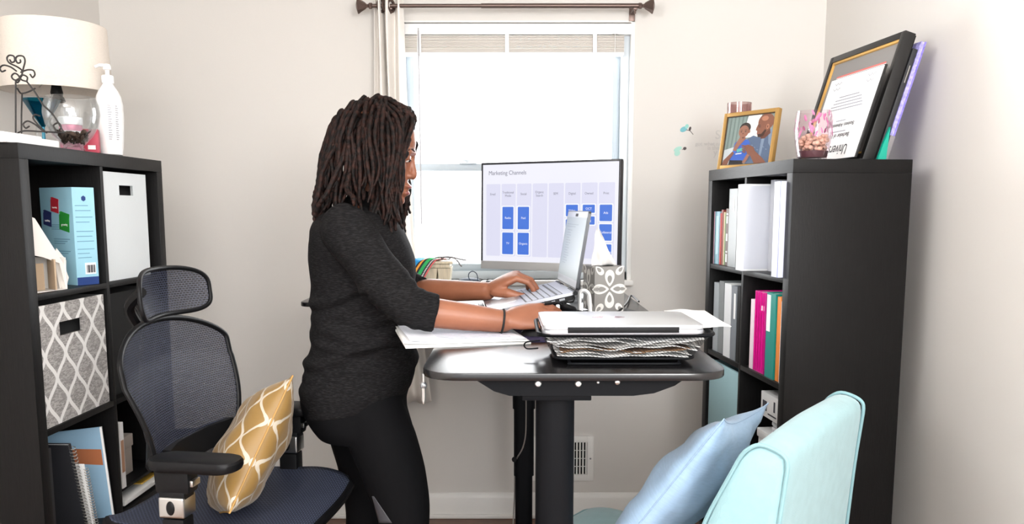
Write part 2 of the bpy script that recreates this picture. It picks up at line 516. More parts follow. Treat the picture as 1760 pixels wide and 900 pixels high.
# wall register
vent = thing('wall_vent', 'white wall register with upright louvres behind the desk legs', 'vent', V(.214, YB - .01, .16))
vp0, vp1 = at(913, 749, YB - .01), at(1020, 826, YB - .01)
vx0, vx1, vz1, vz0 = vp0.x, vp1.x, vp0.z, vp1.z
fr = MB(); t = .028
fr.box((vx0, YB - .012, vz0), (vx0 + t, YB, vz1), .004).box((vx1 - t, YB - .012, vz0), (vx1, YB, vz1), .004)
fr.box((vx0 + t - .003, YB - .012, vz0), (vx1 - t + .003, YB, vz0 + t), .004).box((vx0 + t - .003, YB - .012, vz1 - t), (vx1 - t + .003, YB, vz1), .004)
fr.build('register_frame', m_trim, vent)
MB().box((vx0 + t, YB - .002, vz0 + t), (vx1 - t, YB - .0005, vz1 - t)).build('duct_opening', m_black_matte, vent)
lv = MB(); nl = 16
for i in range(nl):
    x = vx0 + t + (vx1 - vx0 - 2 * t) * (i + .5) / nl
    lv.box((-.0035, -.006, vz0 + t), (.0035, -.0045, vz1 - t), T=Matrix.Translation((x, YB - .004, 0)) @ Matrix.Rotation(R(25), 4, 'Z'))
for k in range(1, 4):
    z = vz0 + t + (vz1 - vz0 - 2 * t) * k / 4
    lv.box((vx0 + t, YB - .009, z - .001), (vx1 - t, YB - .007, z + .001))
lv.build('louvre', m_trim, vent)
sc_ = MB(); sc_.lathe([(.004, 0), (.003, .002), (0, .0025)], c=(0, 0, 0), seg=10, T=Matrix.Translation((vx1 - t * .5, YB - .012, (vz0 + vz1) / 2)) @ Matrix.Rotation(R(90), 4, 'X'))
sc_.build('screw', m_silver_dark, vent)

# wall decals
def decal_pt(u, v): return at(u, v, YB - .0015)
m_dec1 = mat('teal_vinyl', '6fb4bd', 0.6); m_dec2 = mat('mint_vinyl', 'a4d0c3', 0.6); m_dec3 = mat('dark_brown_vinyl', '4d4443', 0.6); m_dec4 = mat('pale_grey_vinyl', 'c9c6c3', 0.6); m_dec5 = mat('aqua_vinyl', '93cfc6', 0.6)
def blob(cx, cy, rx, ry_, ang, n=22):
    return [decal_pt(cx + rx * cos(a) * cos(ang) - ry_ * sin(a) * sin(ang), cy + rx * cos(a) * sin(ang) + ry_ * sin(a) * cos(ang)) for a in [2 * pi * k / n for k in range(n)]]
def thick_poly(mb, pts, yoff=0.0):
    mb.rings([[p + V(0, yoff, 0) for p in pts], [p + V(0, yoff + .001, 0) for p in pts]])
d1 = thing('wall_decal', 'blue leaf and bud wall sticker, upper of two left of the photo', 'wall sticker', decal_pt(1180, 221))
q = MB(); thick_poly(q, blob(1175, 222, 6.5, 4.2, -.5)); q.build('leaf', m_dec1, d1)
q = MB(); thick_poly(q, blob(1180.5, 217, 3, 4, .4), -.0004); q.build('leaf', m_dec5, d1)
q = MB(); thick_poly(q, blob(1186, 221, 2, 3.6, .3)); q.tube([decal_pt(1180, 223), decal_pt(1186, 224.5), decal_pt(1191.5, 231)], .0012, 5); q.build('stem', m_dec3, d1)
d2 = thing('wall_decal', 'mint leaf wall sticker, lower of two left of the photo', 'wall sticker', decal_pt(1166, 261))
q = MB(); thick_poly(q, blob(1165, 256, 7.5, 3.6, -.45)); thick_poly(q, blob(1164, 263, 5.5, 4.5, -.8), -.0003); q.build('leaf', m_dec2, d2)
q = MB(); thick_poly(q, blob(1177, 255, 3, 2.6, -.5)); q.tube([decal_pt(1172, 257), decal_pt(1177, 256)], .001, 5); q.build('bud', m_dec3, d2)
d3 = thing('wall_decal', 'faint grey script wall sticker partly behind the gold photo frame', 'wall sticker', decal_pt(1215, 250))
for s, u, v, sz in (('S', 1229, 232, .05), ('got what nature', 1195, 247, .022), ('is the', 1216, 254, .022), ('y', 1226, 262, .04)):
    p = decal_pt(u, v); q = MB()
    q.text(s, sz, face_frame(p, (1, 0, 0), (0, 0, 1)), h=.0005); q.build('lettering', m_dec4, d3)
# ------------------------------------------------------------------ left cube bookcase
T_, S_ = .038, .016
ML = frame((-1.192, 2.0056, 0), (sin(.03), cos(.03), 0), (-cos(.03), sin(.03), 0), (0, 0, 1))     # x along the front (near to far), y into the unit
LH, LW, LD, LC = 1.464, .762, .39, .335
lb = thing('bookcase', 'black eight-cube bookcase beside the office chair, lamp on top', 'bookcase', ML)
g = lambda *a, **k: MB(ML).box(*a, **k)
g((0, 0, LH - T_), (LW, LD, LH), .0015).build('top_panel', m_bw, lb)
g((0, 0, 0), (LW, LD, T_), .0015).build('bottom_panel', m_bw, lb)
g((0, 0, T_), (T_, LD, LH - T_), .0015).build('side_panel', m_bw, lb)
g((LW - T_, 0, T_), (LW, LD, LH - T_), .0015).build('side_panel', m_bw, lb)
g((T_ + LC, .002, T_), (T_ + LC + S_, LD - .005, LH - T_), .001).build('divider', m_bw, lb)
LZ = [LH - T_ - LC - k * (LC + S_) for k in range(4)]           # cell floors, top row first
for k in range(3):
    for a0, a1 in ((T_, T_ + LC), (T_ + LC + S_, LW - T_)):
        g((a0, .002, LZ[k] - S_), (a1, LD - .005, LZ[k]), .001).build('shelf', m_bw, lb)
g((.004, LD - .004, .004), (LW - .004, LD, LH - .004)).build('back_panel', m_black_matte, lb)
N0, N1, F0, F1 = T_, T_ + LC, T_ + LC + S_, LW - T_

# toy block box (upright, turned on its shelf)
m_blue_box = mat('sky_blue_card', '9fd0e2', 0.45); m_blue_box2 = mat('pale_blue_card', 'b6dcea', 0.45); m_navy = mat('navy_print', '27407c', 0.45)
m_red = mat('red_print', 'c22a3a', 0.5); m_green = mat('green_print', '2f9a3c', 0.5); m_blk_blue = mat('dark_blue_print', '2c3566', 0.5)
bc = V(-1.222, 2.292, LZ[0])
d_side = V(.5, .866, 0).normalized(); d_face = V(-.866, .5, 0)
MBx = frame(bc, d_side, d_face, (0, 0, 1))
bx = thing('toy_box', 'light blue cardboard box printed with three coloured blocks in the top cube', 'box', MBx)
BW, BD, BH = .066, .155, .274
MB(MBx).box((0, 0, 0), (BW, BD, BH), .0015).build('carton', m_blue_box, bx); bx_root = bx; bx = bpy.data.objects['carton']
MB(MBx).box((.001, -.0006, .0), (BW - .001, .0004, .022)).build('navy_band', m_navy, bx)
side = face_frame(bc + V(0, 0, 0), d_side, (0, 0, 1))            # narrow face
face = face_frame(bc + d_face * BD, -d_face, (0, 0, 1))          # broad printed face, x from far left to the corner
def on(Fr, x, y, z=.0006): return Fr @ Matrix.Translation((x, y, z))
pr = MB()
for i, y in enumerate((.222, .208, .19, .176, .15, .136, .122, .1, .088, .076)):
    w_ = (.038, .045, .05, .04, .05, .046, .05, .05, .035, .04)[i]
    pr.box((.007, y, 0), (.007 + w_, y + .0022, .0007), T=on(side, 0, 0, 0))
for i, y in enumerate((.168, .162, .156, .128, .122, .116, .094, .088)):
    pr.box((.05 if i < 3 else .058, y, 0), ((.135 - .012 * (i % 3)), y + .002, .0007), T=on(face, 0, 0, 0))
pr.build('small_print', mat('blue_grey_print', '6f9bb4', 0.6), bx)
hx = MB(); hx.prism([(.033 + .007 * cos(R(60 * k + 30)), .243 + .008 * sin(R(60 * k + 30))) for k in range(6)], 0, .0008, side); hx.build('emblem', m_navy, bx)
bcd = MB(); bcd.box((.026, .03, 0), (.058, .062, .0007), T=side); bcd.build('barcode_panel', m_white, bx)
bar = MB()
for i in range(9): bar.box((.03 + i * .0028, .034, .0007), (.0312 + i * .0028 + .0008 * (i % 3), .056, .0012), T=side)
bar.build('barcode', m_ink, bx)
def iso(x, y, s, m, nm, word):
    k = MB(); k.prism([(x, y), (x + s, y - .2 * s), (x + 1.05 * s, y + .65 * s), (x + .05 * s, y + .85 * s)], 0, .0008, face)
    k.prism([(x + .05 * s, y + .85 * s), (x + 1.05 * s, y + .65 * s), (x + 1.1 * s, y + .9 * s), (x + .25 * s, y + 1.1 * s)], 0, .0009, face)
    for j in range(3): k.prism([(x + (.2 + .28 * j) * s + .1 * s * cos(a), y + (1.02 - .06 * j) * s + .06 * s * sin(a)) for a in [2 * pi * i / 10 for i in range(10)]], 0, .0012, face)
    k.build(nm, m, bx)
    t = MB(); t.text(word, s * .2, on(face, x + .22 * s, y + .28 * s, .001), h=.0002); t.build('block_word', m_white, bx)
iso(.012, .17, .038, m_blk_blue, 'printed_block', 'building')
iso(.052, .208, .036, m_red, 'printed_block', 'learning')
iso(.088, .157, .046, m_green, 'printed_block', 'growing')

# opened white carton lying in front of the toy box
m_card = mat('kraft_card_inside', 'b59f86', 0.85); m_card_w = mat('white_carton_card', 'e9e4de', 0.7)
cp = at(95, 490, 2.12); cp.z = LZ[0]
Mc = frame((-1.215, 2.075, LZ[0]), (sin(.15), cos(.15), 0), (-cos(.15), sin(.15), 0), (0, 0, 1))
ct = thing('opened_carton', 'torn open white carton with brown inside lying against the light blue box', 'carton', Mc)
w1 = MB(Mc)
w1.box((.0, .0, 0), (.002, .14, .085)).box((.118, .0, 0), (.12, .14, .085)).box((0, .138, 0), (.12, .14, .085)).box((0, 0, 0), (.12, .14, .002))
w1.build('carton_wall', m_card_w, ct)
w2 = MB(Mc); w2.box((-.002, 0, 0), (.002, .055, .08), T=Matrix.Translation((.062, -.012, .003)) @ Matrix.Rotation(R(-35), 4, 'Z')); w2.box((0, -.001, 0), (.055, .001, .07), T=Matrix.Translation((.006, .03, .003)) @ Matrix.Rotation(R(-10), 4, 'Z'))
w2.build('inner_flap', m_card, ct)
w3 = MB(Mc)
w3.prism([(-.012, .20), (.02, .19), (.115, .068), (.132, .03), (.118, .0), (.10, .07), (.04, .09), (-.012, .10)], -.001, .001, Matrix.Translation((0, .004, 0)) @ Matrix.Rotation(R(90), 4, 'X') @ Matrix.Identity(4))
w3.build('top_flap', m_card_w, ct)
w4 = MB(Mc); w4.prism([(.108, .0), (.135, .02), (.15, .075), (.12, .11), (.105, .09)], -.001, .001, Matrix.Translation((0, .014, 0)) @ Matrix.Rotation(R(84), 4, 'X')); w4.build('side_flap', m_card_w, ct)
Mr = frame((-1.21, 2.068, LZ[0]), (0, 1, 0), (-1, 0, 0), (0, 0, 1))

# fabric bins with a slot handle
def bin_(nm, label, a0, a1, z0, h, mats, dep, d0, slot, inner, parentcat='storage box', group=None, M=ML):
    t = .006
    o = thing(nm, label, parentcat, M @ Matrix.Translation(((a0 + a1) / 2, d0, z0)), group)
    sx0, sx1, sz0, sz1 = slot
    p = MB(M)
    p.box((a0, d0, z0), (sx0, d0 + t, z0 + h), .0).box((sx1, d0, z0), (a1, d0 + t, z0 + h), .0)
    p.box((sx0, d0, z0), (sx1, d0 + t, sz0), .0).box((sx0, d0, sz1), (sx1, d0 + t, z0 + h), .0)
    fp_ = p.build('front_panel', mats, o)
    s = MB(M)
    s.box((a0, d0 + t, z0), (a0 + t, d0 + dep, z0 + h)).box((a1 - t, d0 + t, z0), (a1, d0 + dep, z0 + h)).box((a0 + t, d0 + dep - t, z0), (a1 - t, d0 + dep, z0 + h)).box((a0 + t, d0 + t, z0), (a1 - t, d0 + dep - t, z0 + t))
    s.build('bin_body', inner, o)
    r = MB(M); e = .003
    r.box((sx0 - e, d0 - .001, sz0 - e), (sx0, d0 + t + .001, sz1 + e)).box((sx1, d0 - .001, sz0 - e), (sx1 + e, d0 + t + .001, sz1 + e)).box((sx0 - e, d0 - .001, sz0 - e), (sx1 + e, d0 + t + .001, sz0)).box((sx0 - e, d0 - .001, sz1), (sx1 + e, d0 + t + .001, sz1 + e))
    r.build('handle_rim', mats, fp_)
    return o
m_linen = mat('white_linen_weave', 'dfe4e6', 0.8, bump=0.25, bscale=120, var=0.06, vscale=60, stretch=(4, 4, 20))
m_bin_in = mat('dark_bin_lining', '4a4a4a', 0.9)
bin_('storage_bin', 'white linen storage bin with slot handle in the top far cube', F0 + .006, F1 - .056, LZ[0] + .001, .322, m_linen, .33, .012, (F0 + .105, F0 + .19, LZ[0] + .255, LZ[0] + .285), m_bin_in)
m_ogee = ogee('grey_ogee_linen', 'e4e2df', '9c9895', .046, .122, .10, 'xz', 0.85, 0.28)
bin_('storage_bin', 'grey and white ogee patterned storage bin below the light blue box', N0 + .004, N1 - .012, LZ[1] + .001, .318, m_ogee, .33, .008, (N0 + .095, N0 + .205, LZ[1] + .232, LZ[1] + .268), m_bin_in)

# books, notebooks in the lower cubes
def upright(M, a, d0, z0, th, dep, h, lean=0.0):
    """frame of a standing book: x thickness (along shelf), y into the shelf, z up; lean tips its top along -x"""
    return M @ Matrix.Translation((a, d0, z0)) @ Matrix.Rotation(-lean, 4, 'Y')
def book(nm, label, cat, M, a, d0, z0, th, dep, h, cover, lean=0.0, pages=None, group=None, tilt=0.0):
    Mb = upright(M, a, d0, z0, th, dep, h, lean) @ Matrix.Rotation(tilt, 4, 'Z')
    o = thing(nm, label, cat, Mb, group)
    t = min(.0025, th * .2)
    c = MB(Mb); c.box((0, 0, 0), (t, dep, h), .0006, 1).box((th - t, 0, 0), (th, dep, h), .0006, 1).box((t * .5, 0, 0), (th - t * .5, t, h), .0006, 1)
    o['cv'] = c.build('cover', cover, o).name
    MB(Mb).box((t, t, .003), (th - t, dep - .004, h - .003)).build('page_block', pages or m_white, o)
    return o, Mb
def coil(o, Mb, x, y, z0, z1, r, n, m):
    for i in range(n):
        z = z0 + (z1 - z0) * (i + .5) / n
        q = MB(Mb); q.tube([V(x + r * cos(a), y + r * sin(a), z + .0015 * sin(a)) for a in [2 * pi * k / 10 for k in range(10)] + [0]], .0011, 5); q.build('wire_ring', m, bpy.data.objects[o['cv']])
m_dkcover = mat('charcoal_cover', '25262a', 0.5); m_photo_cover = mat('sky_photo_cover', '8fb3cc', 0.35); m_tan = mat('brown_photo_print', 'a8653f', 0.4)
m_wire = mat('steel_wire', 'b8b6b2', 0.3, metal=0.9)
z3 = LZ[2]
book('binder', 'dark binder standing at the near end of the lower left cube', 'binder', ML, N0 + .008, .03, z3, .05, .25, .29, m_dkcover, 0)
o, Mb = book('spiral_notebook', 'black spiral notebook with silver coil leaning in the lower left cube', 'notebook', ML, N0 + .185, .02, z3, .012, .21, .285, m_dkcover, R(13))
coil(o, Mb, .006, -.004, .012, .278, .0085, 26, m_wire)
o, Mb = book('spiral_notebook', 'shorter white spiral notebook leaning between black notebook and magazine', 'notebook', ML, N0 + .210, .012, z3, .008, .18, .21, m_white, R(11))
coil(o, Mb, .004, -.004, .01, .20, .006, 22, m_wire)
o, Mb = book('magazine', 'glossy magazine with blue sky and brown cover leaning in the lower cube', 'magazine', ML, N0 + .318, .012, z3, .007, .215, .288, m_photo_cover, R(8), tilt=R(20))
fm = Mb @ face_frame((0, 0, 0), (0, 1, 0), (0, 0, 1))
q = MB(Mb); q.prism([(.01, .17), (.08, .185), (.2, .175), (.2, .225), (.1, .235), (.01, .22)], 0, .0008, frame((-.0008, 0, 0), (0, 1, 0), (0, 0, 1), (1, 0, 0))); q.build('cover_picture', m_tan, bpy.data.objects[o['cv']])
q = MB(Mb); q.box((-.0012, .0, -.0), (.008, .006, .288), .0006); q.build('cover_border', m_white, o)
book('picture_book', 'thin blue and green book behind the magazine', 'book', ML, N0 + .326, .09, z3, .007, .2, .22, mat('green_blue_cover', '5f9c9a', 0.5), R(7))
# far lower cube
o, Mb = book('photo_book', 'white edged photo book standing at the divider in the lower far cube', 'book', ML, F0 + .026, .012, z3 + .065, .022, .22, .205, m_white)
q = MB(Mb); q.box((.002, -.0008, .05), (.018, .0004, .15), .0); q.build('spine_picture', mat('tan_print', 'b98d6f', 0.5), bpy.data.objects[o['cv']])
tr = thing('paper_tray', 'black stacking paper tray in the lower far cube', 'tray', ML @ Matrix.Translation(((F0 + F1) / 2, .02, z3)))
q = MB(ML); q.box((F0 + .004, .02, z3 + .052), (F1 - .01, .32, z3 + .062), .002).box((F0 + .004, .02, z3), (F0 + .012, .32, z3 + .052)).box((F1 - .018, .02, z3), (F1 - .01, .32, z3 + .052)); q.build('upper_deck', m_black_plastic, tr)
q = MB(ML); q.box((F0 + .012, .015, z3), (F1 - .018, .32, z3 + .008), .002); q.build('lower_deck', m_black_plastic, tr)
pp = thing('paper_stack', 'white papers with a yellow sheet lying in the black paper tray', 'papers', ML @ Matrix.Translation((F0 + .15, .03, z3 + .0085)))
MB(ML).box((F0 + .03, .012, z3 + .0085), (F1 - .03, .3, z3 + .022), .001).build('white_sheets', m_white, pp)
MB(ML).box((F0 + .19, .035, z3 + .0225), (F1 - .035, .28, z3 + .027), .001).build('yellow_sheet', mat('yellow_paper', 'e2b84a', 0.7), pp)
sb = thing('shoebox', 'grey lidded box behind the photo book in the lower far cube', 'box', ML @ Matrix.Translation((F0 + .15, .1, z3 + .0635)))
m_gbox = mat('warm_grey_card', 'b3aaa2', 0.8)
MB(ML).box((F0 + .06, .07, z3 + .063), (F0 + .205, .30, z3 + .175), .002).build('box_body', m_gbox, sb)
MB(ML).box((F0 + .056, .066, z3 + .15), (F0 + .209, .304, z3 + .19), .003).build('box_lid', m_gbox, sb)
fo = book('folder', 'orange red folder standing in the cube behind the chair headrest', 'folder', ML, F0 + .006, .03, LZ[1], .012, .24, .08, mat('orange_red_card', 'd0542f', 0.5))
bi = bin_('storage_bin', 'black fabric bin in the cube behind the chair headrest', F0 + .05, F1 - .01, LZ[1] + .001, .31, mat('black_fabric', '151515', 0.9), .32, .03, (F0 + .13, F0 + .22, LZ[1] + .24, LZ[1] + .27), m_bin_in)

# ------------------------------------------------------------------ on top of the left bookcase
LT = LH
# paper stack near the front corner
ps = thing('white_box_lid', 'flat white box lid lying under the wire easel', 'box lid', ML @ Matrix.Translation((.1, .1, LT)))
MB(ML).box((-.01, .02, LT), (.21, .26, LT + .020), .003).build('lid_panel', m_white, ps)
MB(ML).box((-.005, .03, LT + .020), (.15, .25, LT + .026), .002).build('top_sheet', m_white, ps)
zt_ = LT + .026
# lamp
lx, ly = -1.412, 2.60
lm = thing('table_lamp', 'table lamp with cream drum shade and clear glass base', 'lamp', V(lx, ly, LT))
g_clear = thin_glass('clear_glass', (.97, .98, .985, 1), 0.2)
sh_r = .157
zb = at(103, 158, ly).z; zt2 = at(103, 45, ly).z
m_shade = mat('cream_linen_shade', 'e3d9ce', 0.9, bump=0.2, bscale=350, var=0.04, vscale=120, stretch=(1, 1, 6))
_nt, _b = nodes_of(m_shade); _b.inputs['Transmission Weight'].default_value = 0.0
MB().lathe([(sh_r, 0), (sh_r + .001, .002), (sh_r - .006, zt2 - zb), (sh_r - .009, zt2 - zb), (sh_r - .004, .002), (sh_r, 0)], c=(lx, ly, zb), seg=64, cap=False).build('lamp_shade', m_shade, lm); shade_ = bpy.data.objects['lamp_shade']
sp_ = MB()
for k in range(3):
    a = 2 * pi * k / 3 + .3
    sp_.tube([V(lx + .012 * cos(a), ly + .012 * sin(a), zb + .06), V(lx + (sh_r - .008) * cos(a), ly + (sh_r - .008) * sin(a), zb + .03)], .0018, 6)
sp_.build('shade_spider', m_wire, shade_)
MB().lathe([(.06, 0), (.062, .004), (.06, .008), (.05, .012), (.056, .03), (.066, .07), (.06, .105), (.035, .135), (.018, .15), (.014, .17)], c=(lx, ly, LT), seg=36).build('glass_base', g_clear, lm)
MB().lathe([(.014, .0), (.024, .004), (.02, .016), (.016, .02), (.018, .03), (.014, .05), (.013, .08)], c=(lx, ly, LT + .168), seg=20).build('socket', m_black_plastic, lm)
MB().lathe([(.012, 0), (.03, .05), (.03, .07), (.018, .09), (0, .095)], c=(lx, ly, LT + .246), seg=20).build('bulb', m_white_plastic, lm)
sw = MB(); sw.cyl(V(lx - .016, ly - .01, LT + .178), V(lx - .034, ly - .02, LT + .176), .003, seg=8); sw.build('switch_knob', m_black_plastic, lm)

# wire easel with scrolls
ey = 2.105
es = thing('wire_easel', 'black wire display easel with curled scrolls on the bookcase corner', 'easel', V(-1.27, ey, zt_))
def ew(px, r=.0023, dy=0.0, n=6):
    q = spline([at(u, v, ey + dy + (e[0] if e else 0)) for u, v, *e in px], n)
    return q
def wire(nm, px, r=.0021):
    MB().tube(ew(px), r, 7, round_ends=True).build(nm, m_iron, es)
m_iron = mat('black_wrought_iron', '23201f', 0.5)
wire('front_leg', [(27, 231), (27, 200), (27, 160), (27, 138)])
wire('front_leg', [(110, 228), (92, 198), (74, 180), (60, 158), (46, 140)])
wire('back_leg', [(37, 228, .05), (37, 195, .06), (38, 162, .05)])
wire('scroll', [(33, 138), (24, 137), (20, 131), (25, 126), (31, 129), (34, 136), (30, 142), (27, 138)])
wire('scroll', [(27, 138), (36, 132), (38, 122), (30, 115), (16, 108), (12, 100), (16, 95), (24, 97), (25, 105), (20, 107), (17, 103)])
wire('scroll', [(37, 131), (40, 118), (43, 105), (40, 97), (31, 96), (27, 101), (30, 108), (35, 107), (35, 103)])
wire('scroll', [(28, 122), (18, 115), (6, 112), (0, 117), (3, 123), (9, 121)])
wire('scroll', [(36, 124), (47, 120), (57, 121), (60, 128), (56, 133), (52, 128)])
wire('scroll', [(46, 140), (37, 137), (35, 131), (41, 129), (47, 133), (46, 140)])
wire('shelf_bar', [(27, 231), (40, 225), (70, 226), (110, 228)])
wire('scroll', [(75, 226), (62, 215), (48, 208), (40, 213), (44, 220), (50, 217)])
wire('scroll', [(80, 228), (66, 215), (57, 203), (60, 197), (68, 199)])
wire('scroll', [(97, 226), (92, 216), (100, 211), (105, 218), (102, 224)])
wire('cross_brace', [(30, 152, .01), (36, 160, .04), (48, 158, .02), (60, 152, .02)])

# teal martini glass
g_teal = thin_glass('teal_glass', (.12, .50, .62, 1), 0.2)
mg = V(at(73, 200, 2.40).x, 2.40, LT); mk = at(76, 171, 2.40).z - LT
mt = thing('martini_glass', 'teal cone shaped stemmed glass behind the wire easel', 'glass', mg)
MB().lathe([(.004, mk - .078), (.028, mk - .039), (.050, mk), (.0485, mk), (.026, mk - .038), (.002, mk - .076)], c=mg, seg=36, cap=False).build('bowl', g_teal, mt)
MB().lathe([(.034, 0), (.034, .0025), (.008, .005), (.005, .012), (.004, mk - .076)], c=mg, seg=30).build('stem', mat('teal_acrylic', '2e8aa5', 0.2), mt)

# clear glass bowl with potpourri
bg = V(-1.215, 2.305, LT)
gb = thing('glass_bowl', 'clear round glass vase of dried brown potpourri', 'vase', bg)
MB().lathe([(.026, 0), (.03, .004), (.024, .012), (.03, .018), (.05, .04), (.066, .07), (.072, .1), (.07, .125), (.062, .146), (.0605, .146), (.0675, .125), (.0695, .1), (.0635, .07), (.048, .042), (.028, .021), (0, .018)], c=bg, seg=48, cap=False).build('glass', g_clear, gb)
m_pot = mat('dried_brown_petals', '4b3a30', 0.8, var=0.5, vscale=60)
pt = MB(); r2 = random.Random(3)
for i in range(90):
    a = r2.uniform(0, 2 * pi); rr = sqrt(r2.random()) * .043; h = .024 + r2.random() * .028
    rr = min(rr, .02 + (h - .02) * .8)
    T = Matrix.Rotation(r2.uniform(0, pi), 4, 'X') @ Matrix.Rotation(r2.uniform(0, pi), 4, 'Y')
    pt.ell(bg + V(rr * cos(a), rr * sin(a), h), (.009, .006, .002), T, 8, 4)
po = pt.build('potpourri', m_pot, gb); po['kind'] = 'stuff'

# pump bottle
pb = V(-1.206, 2.505, LT)
lo = thing('lotion_bottle', 'tall white pump lotion bottle at the far end of the bookcase', 'bottle', pb)
m_botl = mat('white_glossy_plastic', 'f1f1f0', 0.3)
rings = []
for z, r_ in ((0, .030), (.003, .036), (.02, .039), (.06, .043), (.11, .046), (.15, .0455), (.175, .04), (.19, .032), (.203, .022), (.21, .017), (.214, .016)):
    rings.append([pb + V(r_ * .80 * cos(2 * pi * k / 36), r_ * 1.0 * sin(2 * pi * k / 36), z) for k in range(36)])
MB().rings(rings).build('bottle_body', m_botl, lo)
MB().lathe([(.0165, .212), (.017, .216), (.017, .232), (.0155, .235)], c=pb, seg=24).build('collar', m_botl, lo)
MB().lathe([(.006, .234), (.006, .25), (.011, .252), (.011, .262), (.008, .268), (0, .269)], c=pb, seg=18).build('pump_head', m_botl, lo)
MB().tube(spline([pb + V(0, -.003, .262), pb + V(-.016, -.012, .263), pb + V(-.027, -.019, .257)], 5), [.0055] * 6 + [.0045] * 5, 10).build('nozzle', m_botl, lo)
bt = MB()
for i in range(16):
    for (dx, w_) in ((.008, .012), (.024, .01)):
        z = .045 + i * .0065
        a0 = R(-58 if dx < .02 else -28)
        p = pb + V(.0366 * cos(a0), .0458 * sin(a0) - .0005, z)
        bt.box((-w_ / 2, -.0006, 0), (w_ / 2 * (.3 + .7 * ((i * 7) % 5) / 5), .0006, .0018), T=Matrix.Translation(p) @ Matrix.Rotation(a0 + pi / 2, 4, 'Z'))
bt.build('label_print', m_ink_soft, lo)

# pink candle and red box behind
cd = V(-1.262, 2.385, LT)
cn = thing('pink_candle', 'pink and white jar candle behind the glass vase', 'candle', cd)
MB().lathe([(.028, 0), (.03, .003), (.03, .075), (.028, .078)], c=cd, seg=28).build('jar', mat('pink_wax', 'e39bb0', 0.4), cn)
MB().lathe([(.031, .078), (.032, .08), (.032, .098), (.03, .1)], c=cd, seg=28).build('lid', m_white_plastic, cn)
lp = MB(); lp.lathe([(.0304, .03), (.0306, .031), (.0306, .06), (.0304, .061)], c=cd, seg=28, cap=False); lp.build('jar_label', m_white, cn)
Mrb = frame((-1.222, 2.41, LT), (.94, .34, 0), (-.34, .94, 0), (0, 0, 1)) @ Matrix.Translation((-.028, .0, 0))
rbx = thing('red_box', 'small red box with white barcode between glass vase and lotion bottle', 'box', Mrb)
MB(Mrb).box((0, 0, 0), (.05, .04, .07), .001).build('carton', mat('red_card', 'b8304a', 0.5), rbx)
MB(Mrb).box((.022, -.0006, .012), (.042, .0003, .024)).build('barcode_label', m_white, rbx)
# ------------------------------------------------------------------ right cube bookcase
MR_ = frame((.7763, 2.289, 0), (cos(.0998), sin(.0998), 0), (-sin(.0998), cos(.0998), 0), (0, 0, 1))   # x into the unit, y along its front (near to far)
RH, RD, RW, RC, RCW = 1.4423, .348, .692, .294, .300
rb = thing('bookcase', 'black eight-cube bookcase by the right wall, framed certificate on top', 'bookcase', MR_)
g = lambda *a, **k: MB(MR_).box(*a, **k)
g((0, 0, RH - T_), (RD, RW, RH), .0015).build('top_panel', m_bwh, rb)
g((0, 0, 0), (RD, RW, .142), .0015).build('plinth', m_bwh, rb)
g((0, 0, .142), (RD, T_, RH - T_), .0015).build('side_panel', m_bw, rb)
g((0, RW - T_, .142), (RD, RW, RH - T_), .0015).build('side_panel', m_bw, rb)
g((.002, T_ + RCW, .142), (RD - .005, T_ + RCW + S_, RH - T_), .001).build('divider', m_bw, rb)
RZ = [RH - T_ - RC - k * (RC + S_) for k in range(4)]
for k in range(3):
    for a0, a1 in ((T_, T_ + RCW), (T_ + RCW + S_, RW - T_)):
        g((.002, a0, RZ[k] - S_), (RD - .005, a1, RZ[k]), .001).build('shelf', m_bwh, rb)
g((RD - .004, .004, .004), (RD, RW - .004, RH - .004)).build('back_panel', m_black_matte, rb)

def proj_u(P):
    d = P - V(0, 0, HC)
    fw = d.y * cos(PITCH) - d.z * sin(PITCH)
    return 880 + FPX * d.x / fw
def ya(u, z, d=.02):
    """place along the right unit whose projection at depth d, height z is column u"""
    lo, hi = 0.0, RW
    for _ in range(40):
        m = (lo + hi) / 2
        if proj_u(MR_ @ V(d, m, z)) > u: lo = m
        else: hi = m
    return (lo + hi) / 2
# standing things: u0..u1 picture columns of the spine, depth d0, height
def rbook(nm, label, cat, row, u0, u1, h, cover, d0=.02, dep=.22, pages=None, group=None, lean=0.0):
    z = RZ[row]; zc = z + h * .5
    y0, y1 = ya(u1, zc, max(d0, 0)), ya(u0, zc, max(d0, 0))
    if y0 < T_ + .003: y1, y0 = max(y1, T_ + .012), T_ + .003
    y1 = min(y1, RW - T_ - .001)
    Mb = MR_ @ Matrix.Translation((d0, y0, z)) @ Matrix.Rotation(lean, 4, 'X')
    o = thing(nm, label, cat, Mb, group)
    th = max(y1 - y0, .004); t = min(.003, th * .22)
    c = MB(Mb)
    c.box((0, 0, 0), (dep, t, h), .0006, 1).box((0, th - t, 0), (dep, th, h), .0006, 1).box((0, t * .4, 0), (t, th - t * .4, h), .0006, 1)
    o['cv'] = c.build('cover', cover, o).name
    MB(Mb).box((t, t, .003), (dep - .004, th - t, h - .004)).build('page_block', pages or m_white, o)
    return o, Mb, th
def spine_label(o, Mb, th, y0f, y1f, z0, z1, m, nm='spine_label'):
    MB(Mb).box((-.0008, th * y0f, z0), (.0004, th * y1f, z1)).build(nm, m, bpy.data.objects[o['cv']])
def spine_marks(o, Mb, th, zs, m, w=.4):
    q = MB(Mb)
    for z0, z1 in zs: q.box((-.0008, th * (.5 - w / 2), z0), (.0004, th * (.5 + w / 2), z1))
    q.build('spine_print', m, bpy.data.objects[o['cv']])
m_pink = mat('pale_pink_cover', 'e3b3c4', 0.6); m_lblue = mat('light_blue_cover', '93bccb', 0.6); m_redc = mat('red_cover', 'c23a3a', 0.5)
